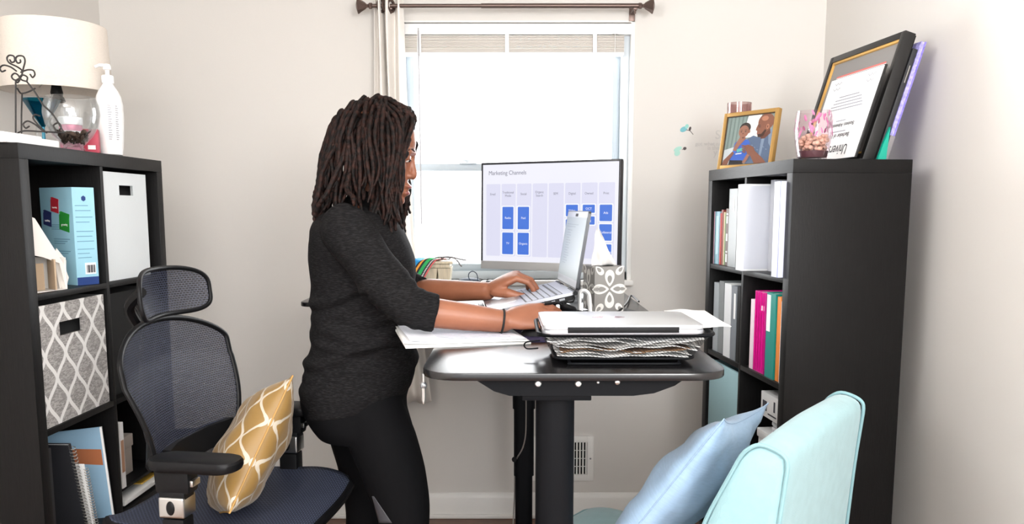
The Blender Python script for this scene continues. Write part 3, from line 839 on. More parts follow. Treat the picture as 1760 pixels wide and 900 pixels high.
m_beige = mat('beige_cover', 'd8c6a4', 0.6); m_grnc = mat('green_cover', '6c8a4f', 0.6); m_brown = mat('brown_cover', '5b4036', 0.5); m_maroon = mat('maroon_cover', '8c3b33', 0.5)
m_gbind = mat('grey_binder_vinyl', '858a8b', 0.35); m_dbind = mat('dark_grey_binder_vinyl', '4a4e52', 0.35); m_wbind = mat('white_binder_vinyl', 'eceef0', 0.35)
m_lav = mat('lavender_white_cover', 'd9dcf0', 0.4); m_lavb = mat('blue_violet_edge', '6d78c0', 0.4)
m_cream = mat('cream_pages', 'e8dcc2', 0.8)
rbook('book', 'tall pale pink book at the far end of the top shelf', 'book', 0, 1220, 1227, .186, m_pink, .012)
o, Mb, th = rbook('book', 'light blue book beside the pale pink one', 'book', 0, 1227, 1236, .186, m_lblue, .014)
spine_label(o, Mb, th, .15, .7, .035, .17, mat('pale_aqua_cover', 'b5d6de', 0.6), 'pale_panel')
rbook('book', 'thin red book between light blue and cream books', 'book', 0, 1236, 1239, .18, m_redc, .016)
o, Mb, th = rbook('book', 'dark red topped book with cream spine pages, tallest of the thin ones', 'book', 0, 1239, 1242, .192, m_maroon, .018, pages=m_cream)
rbook('book', 'cream and beige book beside a thin green one', 'book', 0, 1242, 1245, .184, m_beige, .02, pages=m_cream)
rbook('book', 'thin green spined book on the top shelf', 'book', 0, 1245, 1247, .178, m_grnc, .02)
o, Mb, th = rbook('book', 'dark brown book with white spine lettering beside the grey binder', 'book', 0, 1247, 1251.5, .196, m_brown, .02)
spine_marks(o, Mb, th, [(.012, .04), (.045, .05), (.085, .11), (.145, .17), (.174, .18)], m_white, .6)
o, Mb, th = rbook('binder', 'grey ring binder with a thin white label on the top shelf', 'binder', 0, 1252, 1266, .262, m_gbind, .012, .27)
spine_label(o, Mb, th, .35, .5, .185, .235, m_white)
rbook('binder', 'narrow dark grey binder between grey binder and divider', 'binder', 0, 1267, 1273, .262, m_dbind, .014, .27)
# near cube: big white binder with its near cover showing
o, Mb, th = rbook('binder', 'wide white binder, largest on the top shelf, in the near cube', 'binder', 0, 1277, 1288, .272, m_wbind, -.02, .28)
q = MB(Mb); q.box((.005, -.0012, .006), (.275, .0, .266)); q.build('clear_cover_pocket', mat('pale_lavender_vinyl', 'd5d8e2', 0.3), o)
o2, Mb2, th2 = rbook('clear_folder', 'clear plastic folder rising above the binders in the near top cube', 'folder', 0, 1322, 1329, .284, mat('clear_grey_plastic', 'cfd2da', 0.25), .06, .24)
rbook('red_folder', 'thin red folder peeking over the wide white binder', 'folder', 0, 1311, 1313, .28, m_redc, .10, .20)
o, Mb, th = rbook('binder', 'white binder with faint red spine lettering beside the lavender binder', 'binder', 0, 1329, 1336, .268, m_wbind, .0, .27)
spine_marks(o, Mb, th, [(.19, .2), (.205, .215), (.22, .235)], mat('faint_red_print', 'd9a3a8', 0.6), .25)
o, Mb, th = rbook('binder', 'lavender white binder with violet edge at the near side of the top shelf', 'binder', 0, 1337, 1351, .272, m_lav, -.015, .27)
spine_label(o, Mb, th, .0, .06, .0, .272, m_lavb, 'violet_edge')
cp_ = thing('curled_paper', 'curled sheet of white paper rising beside the top of the divider', 'paper', MR_ @ Matrix.Translation((.05, .372, RZ[0])))
q = MB(MR_)
q.surf(lambda u, v: V(.03 + .2 * u, .356 + .004 * u + .04 * max(0, v - .8) ** 1.5 * 6, RZ[0] + .001 + .287 * v), 6, 30)
q.build('sheet', m_white, cp_, 60, solid=.0012)

# second row
o, Mb, th = rbook('binder', 'pale grey binder at the far end of the second shelf', 'binder', 1, 1226, 1234, .245, mat('pale_grey_vinyl_binder', 'aab0b4', 0.35), .012, .26)
o, Mb, th = rbook('binder', 'medium grey binder second from the far end of the second shelf', 'binder', 1, 1235, 1243, .254, m_gbind, .014, .26)
o, Mb, th = rbook('binder', 'white binder between two grey binders on the second shelf', 'binder', 1, 1244, 1255, .252, m_wbind, .008, .26)
o, Mb, th = rbook('binder', 'grey binder with long white spine label on the second shelf', 'binder', 1, 1256, 1265, .25, mat('slate_grey_vinyl', '7d838a', 0.35), .008, .27)
spine_label(o, Mb, th, .2, .5, .14, .225, m_white)
rbook('binder', 'narrow black binder against the divider on the second shelf', 'binder', 1, 1266, 1271, .252, m_black_plastic, .008, .27)
rbook('folder', 'pale pink white folder beside the magenta one', 'folder', 1, 1289, 1295.5, .222, mat('pinkish_white_card', 'efd9e2', 0.6), .012, .25)
m_mag = mat('magenta_plastic', 'd6168c', 0.3)
o, Mb, th = rbook('folder', 'glossy magenta plastic folder on the second shelf', 'folder', 1, 1296, 1314, .252, m_mag, .012, .25)
q = MB(Mb)
for k in range(4): q.tube([V(-.001, th * (.15 + .23 * k), .004), V(-.003, th * (.15 + .23 * k), .12), V(-.001, th * (.15 + .23 * k), .25)], .0022, 6)
q.build('pleat', m_mag, o); spine_label(o, Mb, th, .12, .42, .195, .21, m_white)
o, Mb, th = rbook('binder', 'teal green binder beside the magenta folder', 'binder', 1, 1316, 1331, .256, mat('teal_green_vinyl', '118a7f', 0.4), .008, .27)
spine_label(o, Mb, th, .55, .95, .14, .25, m_white)
rbook('folder', 'orange folder at the near side of the second shelf', 'folder', 1, 1334, 1340, .25, mat('orange_card', 'e88a36', 0.5), .012, .25)
rbook('folder', 'thin white folder leaning in front of the orange folder', 'folder', 1, 1340.5, 1343, .24, m_white, .008, .25)

# third row
m_aqua = mat('light_aqua_fabric', 'a9ced5', 0.85, bump=0.15, bscale=200)
ab = thing('storage_bin', 'light aqua fabric storage bin in the far cube beside the desk', 'storage box', MR_ @ Matrix.Translation((.01, RW - T_ - .15, RZ[2])))
y0_, y1_ = T_ + RCW + S_ + .006, RW - T_ - .006
MB(MR_).box((.008, y0_, RZ[2] + .001), (.02, y1_, RZ[2] + .275), .003).build('front_panel', m_aqua, ab)
q = MB(MR_); q.box((.02, y0_, RZ[2] + .001), (.32, y0_ + .006, RZ[2] + .27)).box((.02, y1_ - .006, RZ[2] + .001), (.32, y1_, RZ[2] + .27)).box((.314, y0_, RZ[2] + .001), (.32, y1_, RZ[2] + .27)); q.build('bin_body', m_aqua, ab)
wb = thing('paper_box', 'white box standing lowest in the near cube behind the armchair', 'box', MR_ @ Matrix.Translation((.1, .16, RZ[2])))
MB(MR_).box((.03, .06, RZ[2] + .001), (.25, .24, RZ[2] + .12), .004).build('box_body', m_white, wb)
MB(MR_).box((.026, .056, RZ[2] + .1), (.254, .244, RZ[2] + .128), .004).build('box_lid', m_white_plastic, wb)
cl_ = thing('folded_cloth', 'folded white cloth on the white box in the near cube', 'cloth', MR_ @ Matrix.Translation((.1, .15, RZ[2] + .129)))
q = MB(MR_)
for i in range(3): q.box((.05, .07, RZ[2] + .1285 + i * .017), (.2, .19, RZ[2] + .1445 + i * .017), .007, 3)
q.build('cloth_fold', mat('white_cotton', 'e8e8ea', 0.95), cl_)
zc_ = RZ[2] + .18
cx = thing('printed_carton', 'white carton printed with black drawings under the second shelf', 'box', MR_ @ Matrix.Translation((.1, .15, zc_)))
MB(MR_).box((.02, .075, zc_), (.26, .205, zc_ + .075), .0015).build('carton', mat('white_card', 'e6e5e4', 0.6), cx)
q = MB(MR_)
q.box((.0192, .09, zc_ + .012), (.0205, .15, zc_ + .016)).box((.0192, .1, zc_ + .028), (.0205, .11, zc_ + .06)).box((.0192, .16, zc_ + .02), (.0205, .19, zc_ + .05))
for i in range(7): q.box((.03 + .03 * i, .0742, zc_ + .01), (.034 + .03 * i, .0755, zc_ + .065))
q.box((.03, .0742, zc_ + .036), (.25, .0755, zc_ + .039)); q.build('printed_drawing', m_ink, cx)
o, Mb, th = rbook('book', 'dark book lying deep in the near lower cube', 'book', 2, 1300, 1304, .14, m_dkcover, .2, .12)

# ------------------------------------------------------------------ on top of the right bookcase
RT = RH
def leaning_frame(corner_near, along, lean_up, w, h):
    """x along, y up the leaning surface, z out of it; origin at the near lower corner"""
    return face_frame(corner_near, along, lean_up)
# family photograph in a gold frame: lower corners found on the unit's top
pBL, pBR = V(.726, 2.925, RT), V(.858, 2.74, RT)
al = (pBR - pBL); fw_ = al.length; al.normalize()
nrm = al.cross(V(0, 0, 1)).normalized()                  # out of the picture
if nrm.y > 0: nrm = -nrm
upv = (V(0, 0, 1) - nrm * .17).normalized()
PF = face_frame(pBL, al, upv)
fh = .197
ph = thing('framed_photo', 'gold framed photo of a bald man holding a boy', 'picture frame', PF)
m_gold = mat('antique_gold', 'bd9557', 0.38, metal=0.55, bump=0.1, bscale=200)
m_gold_dk = mat('dark_gold_line', '4a3826', 0.5)
def ring_frame(M, w, h, b, z0, z1, bev=.0015):
    q = MB(M)
    q.box((0, 0, z0), (b, h, z1), bev).box((w - b, 0, z0), (w, h, z1), bev).box((b - .0005, 0, z0), (w - b + .0005, b, z1), bev).box((b - .0005, h - b, z0), (w - b + .0005, h, z1), bev)
    return q
ring_frame(PF, fw_, fh, .013, -.012, .006).build('gold_frame', m_gold, ph); gfr = bpy.data.objects['gold_frame']
MF2 = PF @ Matrix.Translation((.012, .012, 0))
ring_frame(MF2, fw_ - .024, fh - .024, .0035, -.008, .0035, .0005).build('inner_moulding', m_gold_dk, gfr)
MB(PF).box((.004, .004, -.016), (fw_ - .004, fh - .004, -.012)).build('backing_board', m_black_matte, ph)
q = MB(PF); q.prism([(.10, .13), (.15, .13), (.16, .02), (.09, .02)], -.0005, .0025, Matrix.Translation((0, 0, -.0185)) @ Matrix.Translation((0, .13, 0)) @ Matrix.Rotation(R(22), 4, 'X') @ Matrix.Translation((0, -.13, 0)))
q.build('strut', m_black_matte, ph)
# the photograph itself: flat print, coloured areas
def P2(M, w, h, x0, y0, pts, z, mb):
    """pts in 0..1 of the print, y from the top"""
    mb.prism([(x0 + w * a, y0 + h * (1 - b)) for a, b in pts], z, z + .00025, M)
def ellpts(cx, cy, rx, ry, n=24, rot=0.0):
    return [(cx + rx * cos(a) * cos(rot) - ry * sin(a) * sin(rot), cy + rx * cos(a) * sin(rot) + ry * sin(a) * cos(rot)) for a in [2 * pi * k / n for k in range(n)]]
names = {'grey_green': '8fa09b', 'white': 'f4f4f4', 'skin_man': '8a5a48', 'skin_boy': 'a1705c', 'blue': '3a66c4', 'denim': '5b6f8c', 'hair': '2c2423', 'stripe': '778985', 'denim_l': '8496ad', 'skin_d': '6f4437', 'mint': '5bb9b0', 'black': '23232a', 'lip': '9a5b55', 'sofa': 'cfd8dc', 'skin_l': 'b98267', 'beard': '4a322a'}
pm = {k: mat('photo_' + k, v, 0.35) for k, v in names.items()}
keys = list(pm)
def pic(mb, key, pts, z):
    mb.mi = keys.index(key); P2(PF, fw_ - .03, fh - .03, .015, .015, pts, z, mb)
q = MB()
z = -.002
pic(q, 'grey_green', [(0, 0), (1, 0), (1, 1), (0, 1)], z)
for k in range(5): pic(q, 'stripe', [(.06 + .085 * k, 0), (.09 + .085 * k, 0), (.07 + .085 * k, .78), (.04 + .085 * k, .78)], z + .0003)
pic(q, 'white', [(.44, 0), (.72, 0), (.70, .45), (.36, .45)], z + .0004)
pic(q, 'sofa', [(0, .68), (.25, .62), (.3, 1), (0, 1)], z + .0005)
pic(q, 'denim', [(.48, .48), (.6, .42), (.72, .47), (.85, .36), (1, .38), (1, 1), (.5, 1), (.44, .7)], z + .0006)
pic(q, 'denim_l', [(.9, .34), (1, .3), (1, .7), (.93, .6)], z + .0007)
pic(q, 'denim_l', [(.78, .47), (.84, .5), (.8, .95), (.76, .95)], z + .0007)
for k in range(6): pic(q, 'denim_l', ellpts(.6 + .06 * k, .62 + .05 * (k % 3), .018, .008, 10, .6), z + .0008)
pic(q, 'skin_d', [(.74, .42), (.92, .28), (.95, .4), (.84, .5), (.76, .5)], z + .0008)
pic(q, 'skin_man', ellpts(.83, .16, .165, .17, 30), z + .0009)
pic(q, 'skin_man', [(.68, .17), (.64, .27), (.635, .32), (.665, .33), (.67, .40), (.7, .45), (.78, .45), (.9, .33), (.95, .2)], z + .001)
pic(q, 'skin_l', ellpts(.80, .09, .07, .05), z + .0012)
pic(q, 'beard', [(.68, .40), (.76, .40), (.83, .31), (.86, .34), (.80, .45), (.72, .47), (.69, .45)], z + .0012)
pic(q, 'lip', ellpts(.685, .385, .022, .012), z + .0014)
pic(q, 'hair', ellpts(.705, .255, .028, .008, 12, .1), z + .0014)
pic(q, 'hair', ellpts(.70, .222, .035, .007, 12, .1), z + .0014)
pic(q, 'skin_l', ellpts(.875, .26, .028, .05), z + .0014)
pic(q, 'skin_d', ellpts(.875, .262, .012, .028), z + .0016)
pic(q, 'black', [(.16, .86), (.42, .86), (.46, 1), (.14, 1)], z + .0010)
pic(q, 'blue', [(.22, .55), (.34, .47), (.5, .5), (.55, .56), (.5, .84), (.45, .92), (.16, .9), (.2, .72)], z + .0012)
pic(q, 'mint', [(.28, .68), (.42, .66), (.44, .71), (.30, .75)], z + .0014)
pic(q, 'white', [(.27, .77), (.4, .76), (.4, .78), (.27, .79)], z + .0014)
pic(q, 'hair', ellpts(.405, .25, .118, .11, 28), z + .0014)
pic(q, 'skin_boy', ellpts(.385, .32, .108, .125, 28), z + .0016)
pic(q, 'skin_boy', ellpts(.50, .33, .025, .035), z + .0016)
for ex in (.335, .425): pic(q, 'hair', ellpts(ex, .325, .018, .009, 12), z + .0018)
for ex in (.335, .425): pic(q, 'hair', ellpts(ex, .292, .026, .005, 12), z + .0018)
pic(q, 'skin_d', ellpts(.375, .365, .018, .01, 12), z + .0018)
pic(q, 'skin_boy', [(.33, .42), (.43, .42), (.45, .48), (.34, .6), (.27, .72), (.2, .70), (.24, .58)], z + .0020)
pic(q, 'skin_d', [(.36, .44), (.40, .43), (.42, .46), (.38, .47)], z + .0022)
pic(q, 'skin_man', [(.2, .72), (.24, .76), (.14, .92), (.12, 1), (.0, 1), (.02, .9)], z + .0020)
pic(q, 'skin_man', [(.44, .62), (.52, .60), (.64, .66), (.68, .74), (.86, .9), (.95, 1), (.7, 1), (.6, .84), (.52, .78)], z + .0022)
for k in range(4): pic(q, 'skin_man', ellpts(.45, .625 + .04 * k, .085 - .012 * k, .013, 14, .28), z + .0024)
for k in range(4): pic(q, 'skin_d', ellpts(.46, .645 + .04 * k, .07 - .012 * k, .0035, 12, .28), z + .0026)
pic(q, 'skin_boy', [(.52, .8), (.58, .82), (.54, .92), (.5, .98), (.44, .97), (.46, .92)], z + .0024)
q.build('photo_print', [pm[k] for k in keys], ph)
MB(PF).box((.015, .015, .0012), (fw_ - .015, fh - .015, .0018)).build('front_glass', thin_glass('picture_glass', (1, 1, 1, 1), 0.03), ph)

# tall pale pink glass vase behind the photo
gp = V(.806, 2.965, RT)
pv = thing('glass_cylinder', 'tall dusty pink glass cylinder standing behind the gold photo frame', 'vase', gp)
hv = at(1270, 177, 2.965).z - RT
MB().lathe([(.036, 0), (.041, .004), (.042, hv), (.0395, hv), (.0385, .01), (0, .008)], c=gp, seg=40, cap=False).build('glass_wall', thin_glass('dusty_pink_glass', (.80, .68, .67, 1), 0.1), pv)
MB().lathe([(.035, .009), (.038, .012), (.038, hv - .035), (0, hv - .03)], c=gp, seg=32).build('candle_wax', mat('dusty_pink_wax', 'b9a29c', 0.6), pv)

# speckled votive with pebbles
vg = V(.850, 2.352, RT)
m_dummy = None
vt = thing('votive_glass', 'clear glass tumbler with pink speckles and tan pebbles', 'vase', vg)
m_vot = thin_glass('clear_pink_glass', (.97, .92, .94, 1), 0.02)
MB().lathe([(.036, 0), (.04, .003), (.049, .05), (.0515, .085), (.0495, .115), (.047, .135), (.0455, .135), (.048, .115), (.05, .085), (.0475, .05), (.039, .006), (0, .005)], c=vg, seg=40, cap=False).build('glass', m_vot, vt)
m_spk = mat('magenta_speckle', 'b0608a', 0.4)
q = MB(); r3 = random.Random(5)
for i in range(46):
    a = r3.uniform(0, 2 * pi); h = r3.uniform(.068, .128)
    rr = .0517 - .05 * max(0, h - .085) ** 1.0 * 2.0 * .9
    p = vg + V(rr * cos(a), rr * sin(a), h)
    T = Matrix.Rotation(a, 4, 'Z') @ Matrix.Rotation(r3.uniform(-.5, .5), 4, 'X')
    q.ell(p, (.0007, r3.uniform(.002, .004), r3.uniform(.005, .011)), T, 8, 6)
sp = q.build('speckle', m_spk, vt); sp['kind'] = 'stuff'
MB().lathe([(.038, .006), (.0395, .010), (.0425, .024), (0, .026)], c=vg, seg=32).build('dark_sand', mat('dark_plum_sand', '4b2b30', 0.8), vt)
q = MB()
m_peb = mat('tan_pebble', 'c6a58d', 0.6, var=0.35, vscale=40)
for i in range(110):
    a = r3.uniform(0, 2 * pi); rr = sqrt(r3.random()) * .0385; h = .028 + r3.random() * .04
    s = r3.uniform(.005, .009)
    q.ell(vg + V(rr * cos(a), rr * sin(a), h), (s, s * .85, s * .75), Matrix.Rotation(r3.uniform(0, 3), 4, 'X'), 9, 6)
pe = q.build('pebbles', m_peb, vt); pe['kind'] = 'stuff'

# framed certificate leaning on the wall, second one in front, notebook and brush behind
a_dir = V(-sin(.0998), cos(.0998), 0)
nb, ntp = V(1.022, 2.40, RT + .002), at(1566, 52, 2.40)
upc = (ntp - nb); Hc = upc.length; upc.normalize()
CFm = face_frame(nb + a_dir * .44, -a_dir, upc)          # x from far to near, y up, z towards the room
Wc = .44
cf = thing('framed_certificate', 'large black framed certificate with gold inner edge leaning on the wall', 'picture frame', CFm)
m_blk_frame = mat('satin_black_frame', '131212', 0.4)
ring_frame(CFm, Wc, Hc, .02, -.024, .010, .002).build('black_frame', m_blk_frame, cf); bfr = bpy.data.objects['black_frame']
ring_frame(CFm @ Matrix.Translation((.019, .019, 0)), Wc - .038, Hc - .038, .008, -.01, .006, .001).build('gold_liner', mat('bright_gold', 'dcae62', 0.4, metal=0.3), bfr)
MB(CFm).box((.004, .004, -.028), (Wc - .004, Hc - .004, -.024)).build('backing_board', m_black_matte, cf)
MB(CFm).box((.026, .026, -.004), (Wc - .026, Hc - .026, -.001)).build('mat_board', mat('grey_mat_board', '8a8785', 0.7), cf)
MB(CFm).box((.075, .07, -.001), (Wc - .07, Hc - .075, .0006)).build('certificate_paper', m_white, cf)
MB(CFm).box((.075, Hc - .081, -.001), (Wc - .07, Hc - .075, .001)).build('red_border_line', mat('coral_line', 'd2706a', 0.6), cf)
# diploma in a slim black holder, upside down, in front
zo = .034
W2 = .315; H2 = Hc * .735
D2 = CFm @ Matrix.Translation((.122, -.004, zo))
dp = thing('diploma', 'white diploma standing upside down in front of the black certificate frame', 'document', D2)
MB(D2).box((0, .004, -.008), (W2, H2, -.001), .001).build('black_holder', m_blk_frame, dp)
MB(D2).box((.002, .005, -.001), (W2 - .004, H2 - .003, .0006)).build('diploma_sheet', m_white, dp)
flip = D2 @ Matrix.Translation((W2 / 2, H2 / 2, .0012)) @ Matrix.Rotation(pi, 4, 'Z')
q = MB(); q.text('University of', .046, flip @ Matrix.Translation((0, .105, 0)), 'CENTER', .0002, .8); q.build('diploma_heading', m_ink, dp)
q = MB(); q.text('the', .02, flip @ Matrix.Translation((.06, .132, 0)), 'CENTER', .0002); q.build('diploma_heading', m_ink, dp)
q = MB(); q.text('Business Administration', .018, flip @ Matrix.Translation((0, .026, 0)), 'CENTER', .0002); q.build('diploma_heading', m_ink, dp)
q = MB(); q.text('Bachelor of Science', .020, flip @ Matrix.Translation((0, .06, 0)), 'CENTER', .0002); q.build('diploma_heading', m_ink, dp)

q = MB()
for i, (y, w_) in enumerate(((.045, .1), (.01, .06), (-.03, .2), (-.04, .19), (-.05, .17), (-.06, .16), (-.07, .12))):
    q.box((-w_ / 2, y, 0), (w_ / 2, y + .0025, .0004), T=flip)
for x, y in ((-.1, -.1), (.1, -.1), (-.1, -.118), (.1, -.118)):
    q.tube([flip @ V(x - .025 + .006 * k, y + .004 * sin(k * 1.9 + x * 30), .0004) for k in range(9)], .0006, 4)
q.build('diploma_small_print', m_ink_soft, dp)
# notebook behind
NBm = CFm @ Matrix.Translation((.02, .0, -.062))
nbk = thing('purple_notebook', 'thin purple covered notebook leaning behind the black certificate frame', 'notebook', NBm)
MB(NBm).box((0, -.004, 0), (Wc - .02, Hc * .97, .003), .001).build('cover', mat('violet_card', '7b70c8', 0.4, var=0.3, vscale=90), nbk)
MB(NBm).box((.002, -.002, .003), (Wc - .024, Hc * .965, .014)).build('page_block', mat('violet_grey_pages', '9e98d6', 0.6, var=0.3, vscale=120), nbk)
q = MB(NBm); q.box((Wc - .024, .0, .0), (Wc - .014, .09, .016), .004); q.build('clear_sleeve_end', mat('smoky_clear_plastic', '7d7a7c', 0.2), nbk)
bkb = thing('black_notebook', 'black notebook between the certificate frame and the purple notebook', 'notebook', CFm @ Matrix.Translation((.02, 0, -.045)))
MB(CFm).box((.02, -.003, -.046), (Wc - .004, Hc * .9, -.031), .002).build('cover', m_dkcover, bkb)
q = MB(CFm)
for k, yy in enumerate((.255,)): q.box((Wc - .0045, yy * Hc / .4, -.04), (Wc - .003, yy * Hc / .4 + .05, -.037))
q.build('edge_mark', m_wire, bkb)
ft = thing('teal_folder', 'teal plastic wedge tucked at the foot of the black certificate frame', 'folder', CFm @ Matrix.Translation((Wc - .002, 0, -.03)))
q = MB(CFm); q.prism([(0, -.003), (.03, -.003), (.018, .05), (.006, .11), (.002, .06)], 0, .010, Matrix.Translation((Wc - .002, 0, -.03)) @ Matrix.Rotation(R(90), 4, 'Y') @ Matrix.Identity(4)); 
q.build('teal_sheet', mat('bright_teal_plastic', '0f9c86', 0.35), ft)
# ------------------------------------------------------------------ desk
DZ = .994; DT = .015
dk = thing('standing_desk', 'black L-shaped standing desk with rounded corners under the window', 'desk', V(.12, 2.4, 0))
DX0, DX1, DY0, DY1, DYW, DXL = -.177, .421, 1.528, 3.30, 2.72, -.717
outline = [(DX0, DY0), (DX1, DY0), (DX1, DY1), (DXL, DY1), (DXL, DYW), (DX0, DYW)]
poly = fillet(outline, [.085, .085, .03, .03, .05, .12], 8)
top = MB(); top.prism(poly, DZ - DT, DZ)
bmesh.ops.recalc_face_normals(top.bm, faces=top.bm.faces[:])
eds = [e for e in top.bm.edges if abs(e.verts[0].co.z - e.verts[1].co.z) < 1e-6]
bmesh.ops.bevel(top.bm, geom=eds, offset=.003, segments=2, profile=.6, affect='EDGES')
top.build('desk_top', m_desk, dk, 28)
br = MB()
bz1 = DZ - DT
bp = [(-.075, bz1), (-.065, bz1 - .006), (-.035, bz1 - .025), (-.005, bz1 - .034), (.235, bz1 - .034), (.275, bz1 - .029), (.315, bz1 - .014), (.335, bz1)]
br.rings([[V(x, DY0 + .025, z) for x, z in bp], [V(x, DY0 + .105, z) for x, z in bp]])
br.build('end_bracket', m_black_metal, dk)
LX, LY = .087, DY0 + .095
MB().box((.02, LY - .06, bz1 - .046), (.155, LY + .06, bz1 - .033), .002).build('mounting_plate', m_black_metal, dk)
# beam running back under the top to the corner leg
BX, BY = .045, 3.02
MB().box((LX - .03, LY + .05, bz1 - .042), (LX + .03, BY, bz1 - .002), .003).build('beam', m_black_metal, dk)
MB().box((-.6, BY - .03, bz1 - .042), (BX + .04, BY + .03, bz1 - .002), .003).build('beam', m_black_metal, dk)
def oblong(x, y, w, d, r, z0, z1, mb):
    mb.prism(rrect(w, d, r, 8, x, y), z0, z1)
def leg(x, y, secs, foot_dir):
    q = MB()
    for (w, d, z0, z1) in secs:
        oblong(x, y, w, d, min(w, d) * .42, z0, z1, q)
    return q
leg(LX, LY, [(.078, .078, .02, bz1 - .042)], 0).build('leg', m_black_metal, dk)
leg(BX, BY, [(.085, .06, .56, bz1 - .042), (.076, .054, .30, .565), (.066, .048, .02, .305)], 0).build('leg', m_black_metal, dk)
leg(-.6, BY, [(.085, .06, .56, bz1 - .042), (.076, .054, .30, .565), (.066, .048, .02, .305)], 0).build('leg', m_black_metal, dk)
MB().box((LX - .28, LY - .035, 0), (LX + .28, LY + .035, .022), .006).build('foot', m_black_metal, dk)
MB().box((BX - .035, BY - .25, 0), (BX + .035, BY + .22, .022), .006).build('foot', m_black_metal, dk)
MB().box((-.635, BY - .25, 0), (-.565, BY + .22, .022), .006).build('foot', m_black_metal, dk)
for u in (925, 994):
    p = at(u, 659, DY0 + .025); T = Matrix.Translation(p) @ Matrix.Rotation(R(90), 4, 'X')
    MB().lathe([(.0065, 0), (.0065, .002), (.005, .0035), (.0028, .0036), (.0024, .001), (0, .001)], seg=20, T=T).build('bolt', m_chrome, dk)
for u, r_ in ((1028, .0028), (1061, .0048)):
    p = at(u, 656.5, DY0 + .025); T = Matrix.Translation(p) @ Matrix.Rotation(R(90), 4, 'X')
    MB().lathe([(r_, 0), (r_, .002), (r_ * .6, .003), (0, .003)], seg=16, T=T).build('bolt', m_chrome, dk)
kn = MB(); kn.lathe([(.01, 0), (.01, .006), (.008, .008), (0, .008)], seg=16, T=Matrix.Translation((BX - .036, BY - .03, .37)) @ Matrix.Rotation(R(90), 4, 'X')); kn.build('lock_knob', m_black_plastic, dk)

cb = thing('power_cable', 'thin grey cable hanging along the back desk leg', 'cable', at(905, 690, BY - .045))
cyy = BY - .034
MB().tube(spline([at(904, 686, cyy), at(904, 720, cyy), at(903, 748, cyy), at(898, 770, cyy), at(888, 788, cyy), at(885, 800, cyy + .03), at(884, 860, cyy + .05), V(.0, cyy + .05, .03)], 6), .0028, 7).build('cable', m_wire, cb)
hk = thing('crank_handle', 'small silver crank rod hanging under the desk corner by the woman', 'handle', at(729, 652, DY0 + .07))
hy = DY0 + .075
hp = [at(728, v, hy) for v in (654, 662, 670, 688, 693)]
q = MB(); q.tube([V(hp[0].x, hy, bz1 - .0005), hp[1]], .003, 10); q.build('swivel_pin', m_chrome, hk)
q = MB(); q.ell(hp[1], (.007, .006, .008)); q.build('swivel_joint', m_silver_dark, hk)
q = MB(); q.tube([hp[1] + V(0, 0, -.002), hp[2], hp[3]], [.0048, .0045, .0042], 12); q.tube([hp[3], hp[4]], [.0028, .0024], 10, round_ends=True); q.build('rod', m_chrome, hk)

# ------------------------------------------------------------------ monitor
mTL, mTR, mBL = at(833, 280, 2.90), at(1074, 265, 2.655), at(827, 461, 2.90)
mx = (mTR - mTL); mx.z = 0; mw = mx.length; mx.normalize()
mup = (mTL - mBL).normalized(); mup = (mup - mx * mup.dot(mx)).normalized()
mh = (mTL - mBL).length
MM = frame(mBL, mx, mup, mx.cross(mup))
mo = thing('monitor', 'wide desktop monitor showing a chart of marketing channels', 'monitor', V((mTL.x + mTR.x) / 2, 2.82, DZ))
m_bez = mat('black_bezel', '202126', 0.35); m_chin = mat('grey_chin', 'a3a2a1', 0.4)
CHN = .028
ring = MB(MM)
ring.box((0, CHN, -.022), (.006, mh, .002), .001).box((mw - .006, CHN, -.022), (mw, mh, .002), .001).box((.005, mh - .007, -.022), (mw - .005, mh, .002), .001)
ring.build('bezel', m_bez, mo)
MB(MM).box((0, 0, -.022), (mw, CHN, .003), .0015).build('chin', m_chin, mo)
MB(MM).box((.003, .003, -.034), (mw - .003, mh - .003, -.02), .003).build('rear_shell', m_black_plastic, mo)
def screen_mat(nm, col, s=1.0):
    m = mat(nm, col, 0.3, emit=col, estr=s * .70); nodes_of(m)[1].inputs['Base Color'].default_value = (.02, .02, .02, 1); return m
sx0, sx1, sy0, sy1 = .006, mw - .006, CHN, mh - .007
MB(MM).box((sx0, sy0, -.004), (sx1, sy1, -.0005)).build('screen', screen_mat('screen_glow', 'eeeef9', 1.0), mo); scr = bpy.data.objects['screen']
sw_, sh_ = sx1 - sx0, sy1 - sy0
def sc(x, y): return sx0 + sw_ * x, sy1 - sh_ * y
m_band = screen_mat('screen_lavender', 'dcdcf1', 1.0); m_tileb = screen_mat('screen_blue', '3d73da', 1.0); m_stext = screen_mat('screen_grey_text', '6c6c80', 1.0); m_swht = screen_mat('screen_white', 'f6f8ff', 1.0); m_outl = screen_mat('screen_pale_outline', 'f4f6fe', 1.0)
cols = ['Email', 'Traditional\nMedia', 'Social', 'Organic\nSearch', 'SEM', 'Digital', 'Owned', 'Print']
xw = .110; x0_ = .028
for i in range(8):
    a, b = sc(x0_ + i * .1195, .20), sc(x0_ + i * .1195 + xw, .945)
    q = MB(MM); q.prism(rrect(b[0] - a[0], a[1] - b[1], .004, 4, (a[0] + b[0]) / 2, (a[1] + b[1]) / 2), -.0005, -.0001)
    q.build('chart_column', m_band, scr)
tiles = [(1, .435, .665, 'Radio'), (1, .700, .925, 'TV'), (2, .435, .665, 'Paid'), (2, .700, .925, 'Organic'),
         (5, .415, .53, 'Video'), (5, .56, .72, 'Social'), (6, .415, .495, 'OCT'), (6, .53, .61, 'Blog'), (7, .415, .575, 'Ads'), (7, .605, .765, 'Collateral'), (7, .80, .955, 'Direct Mail')]
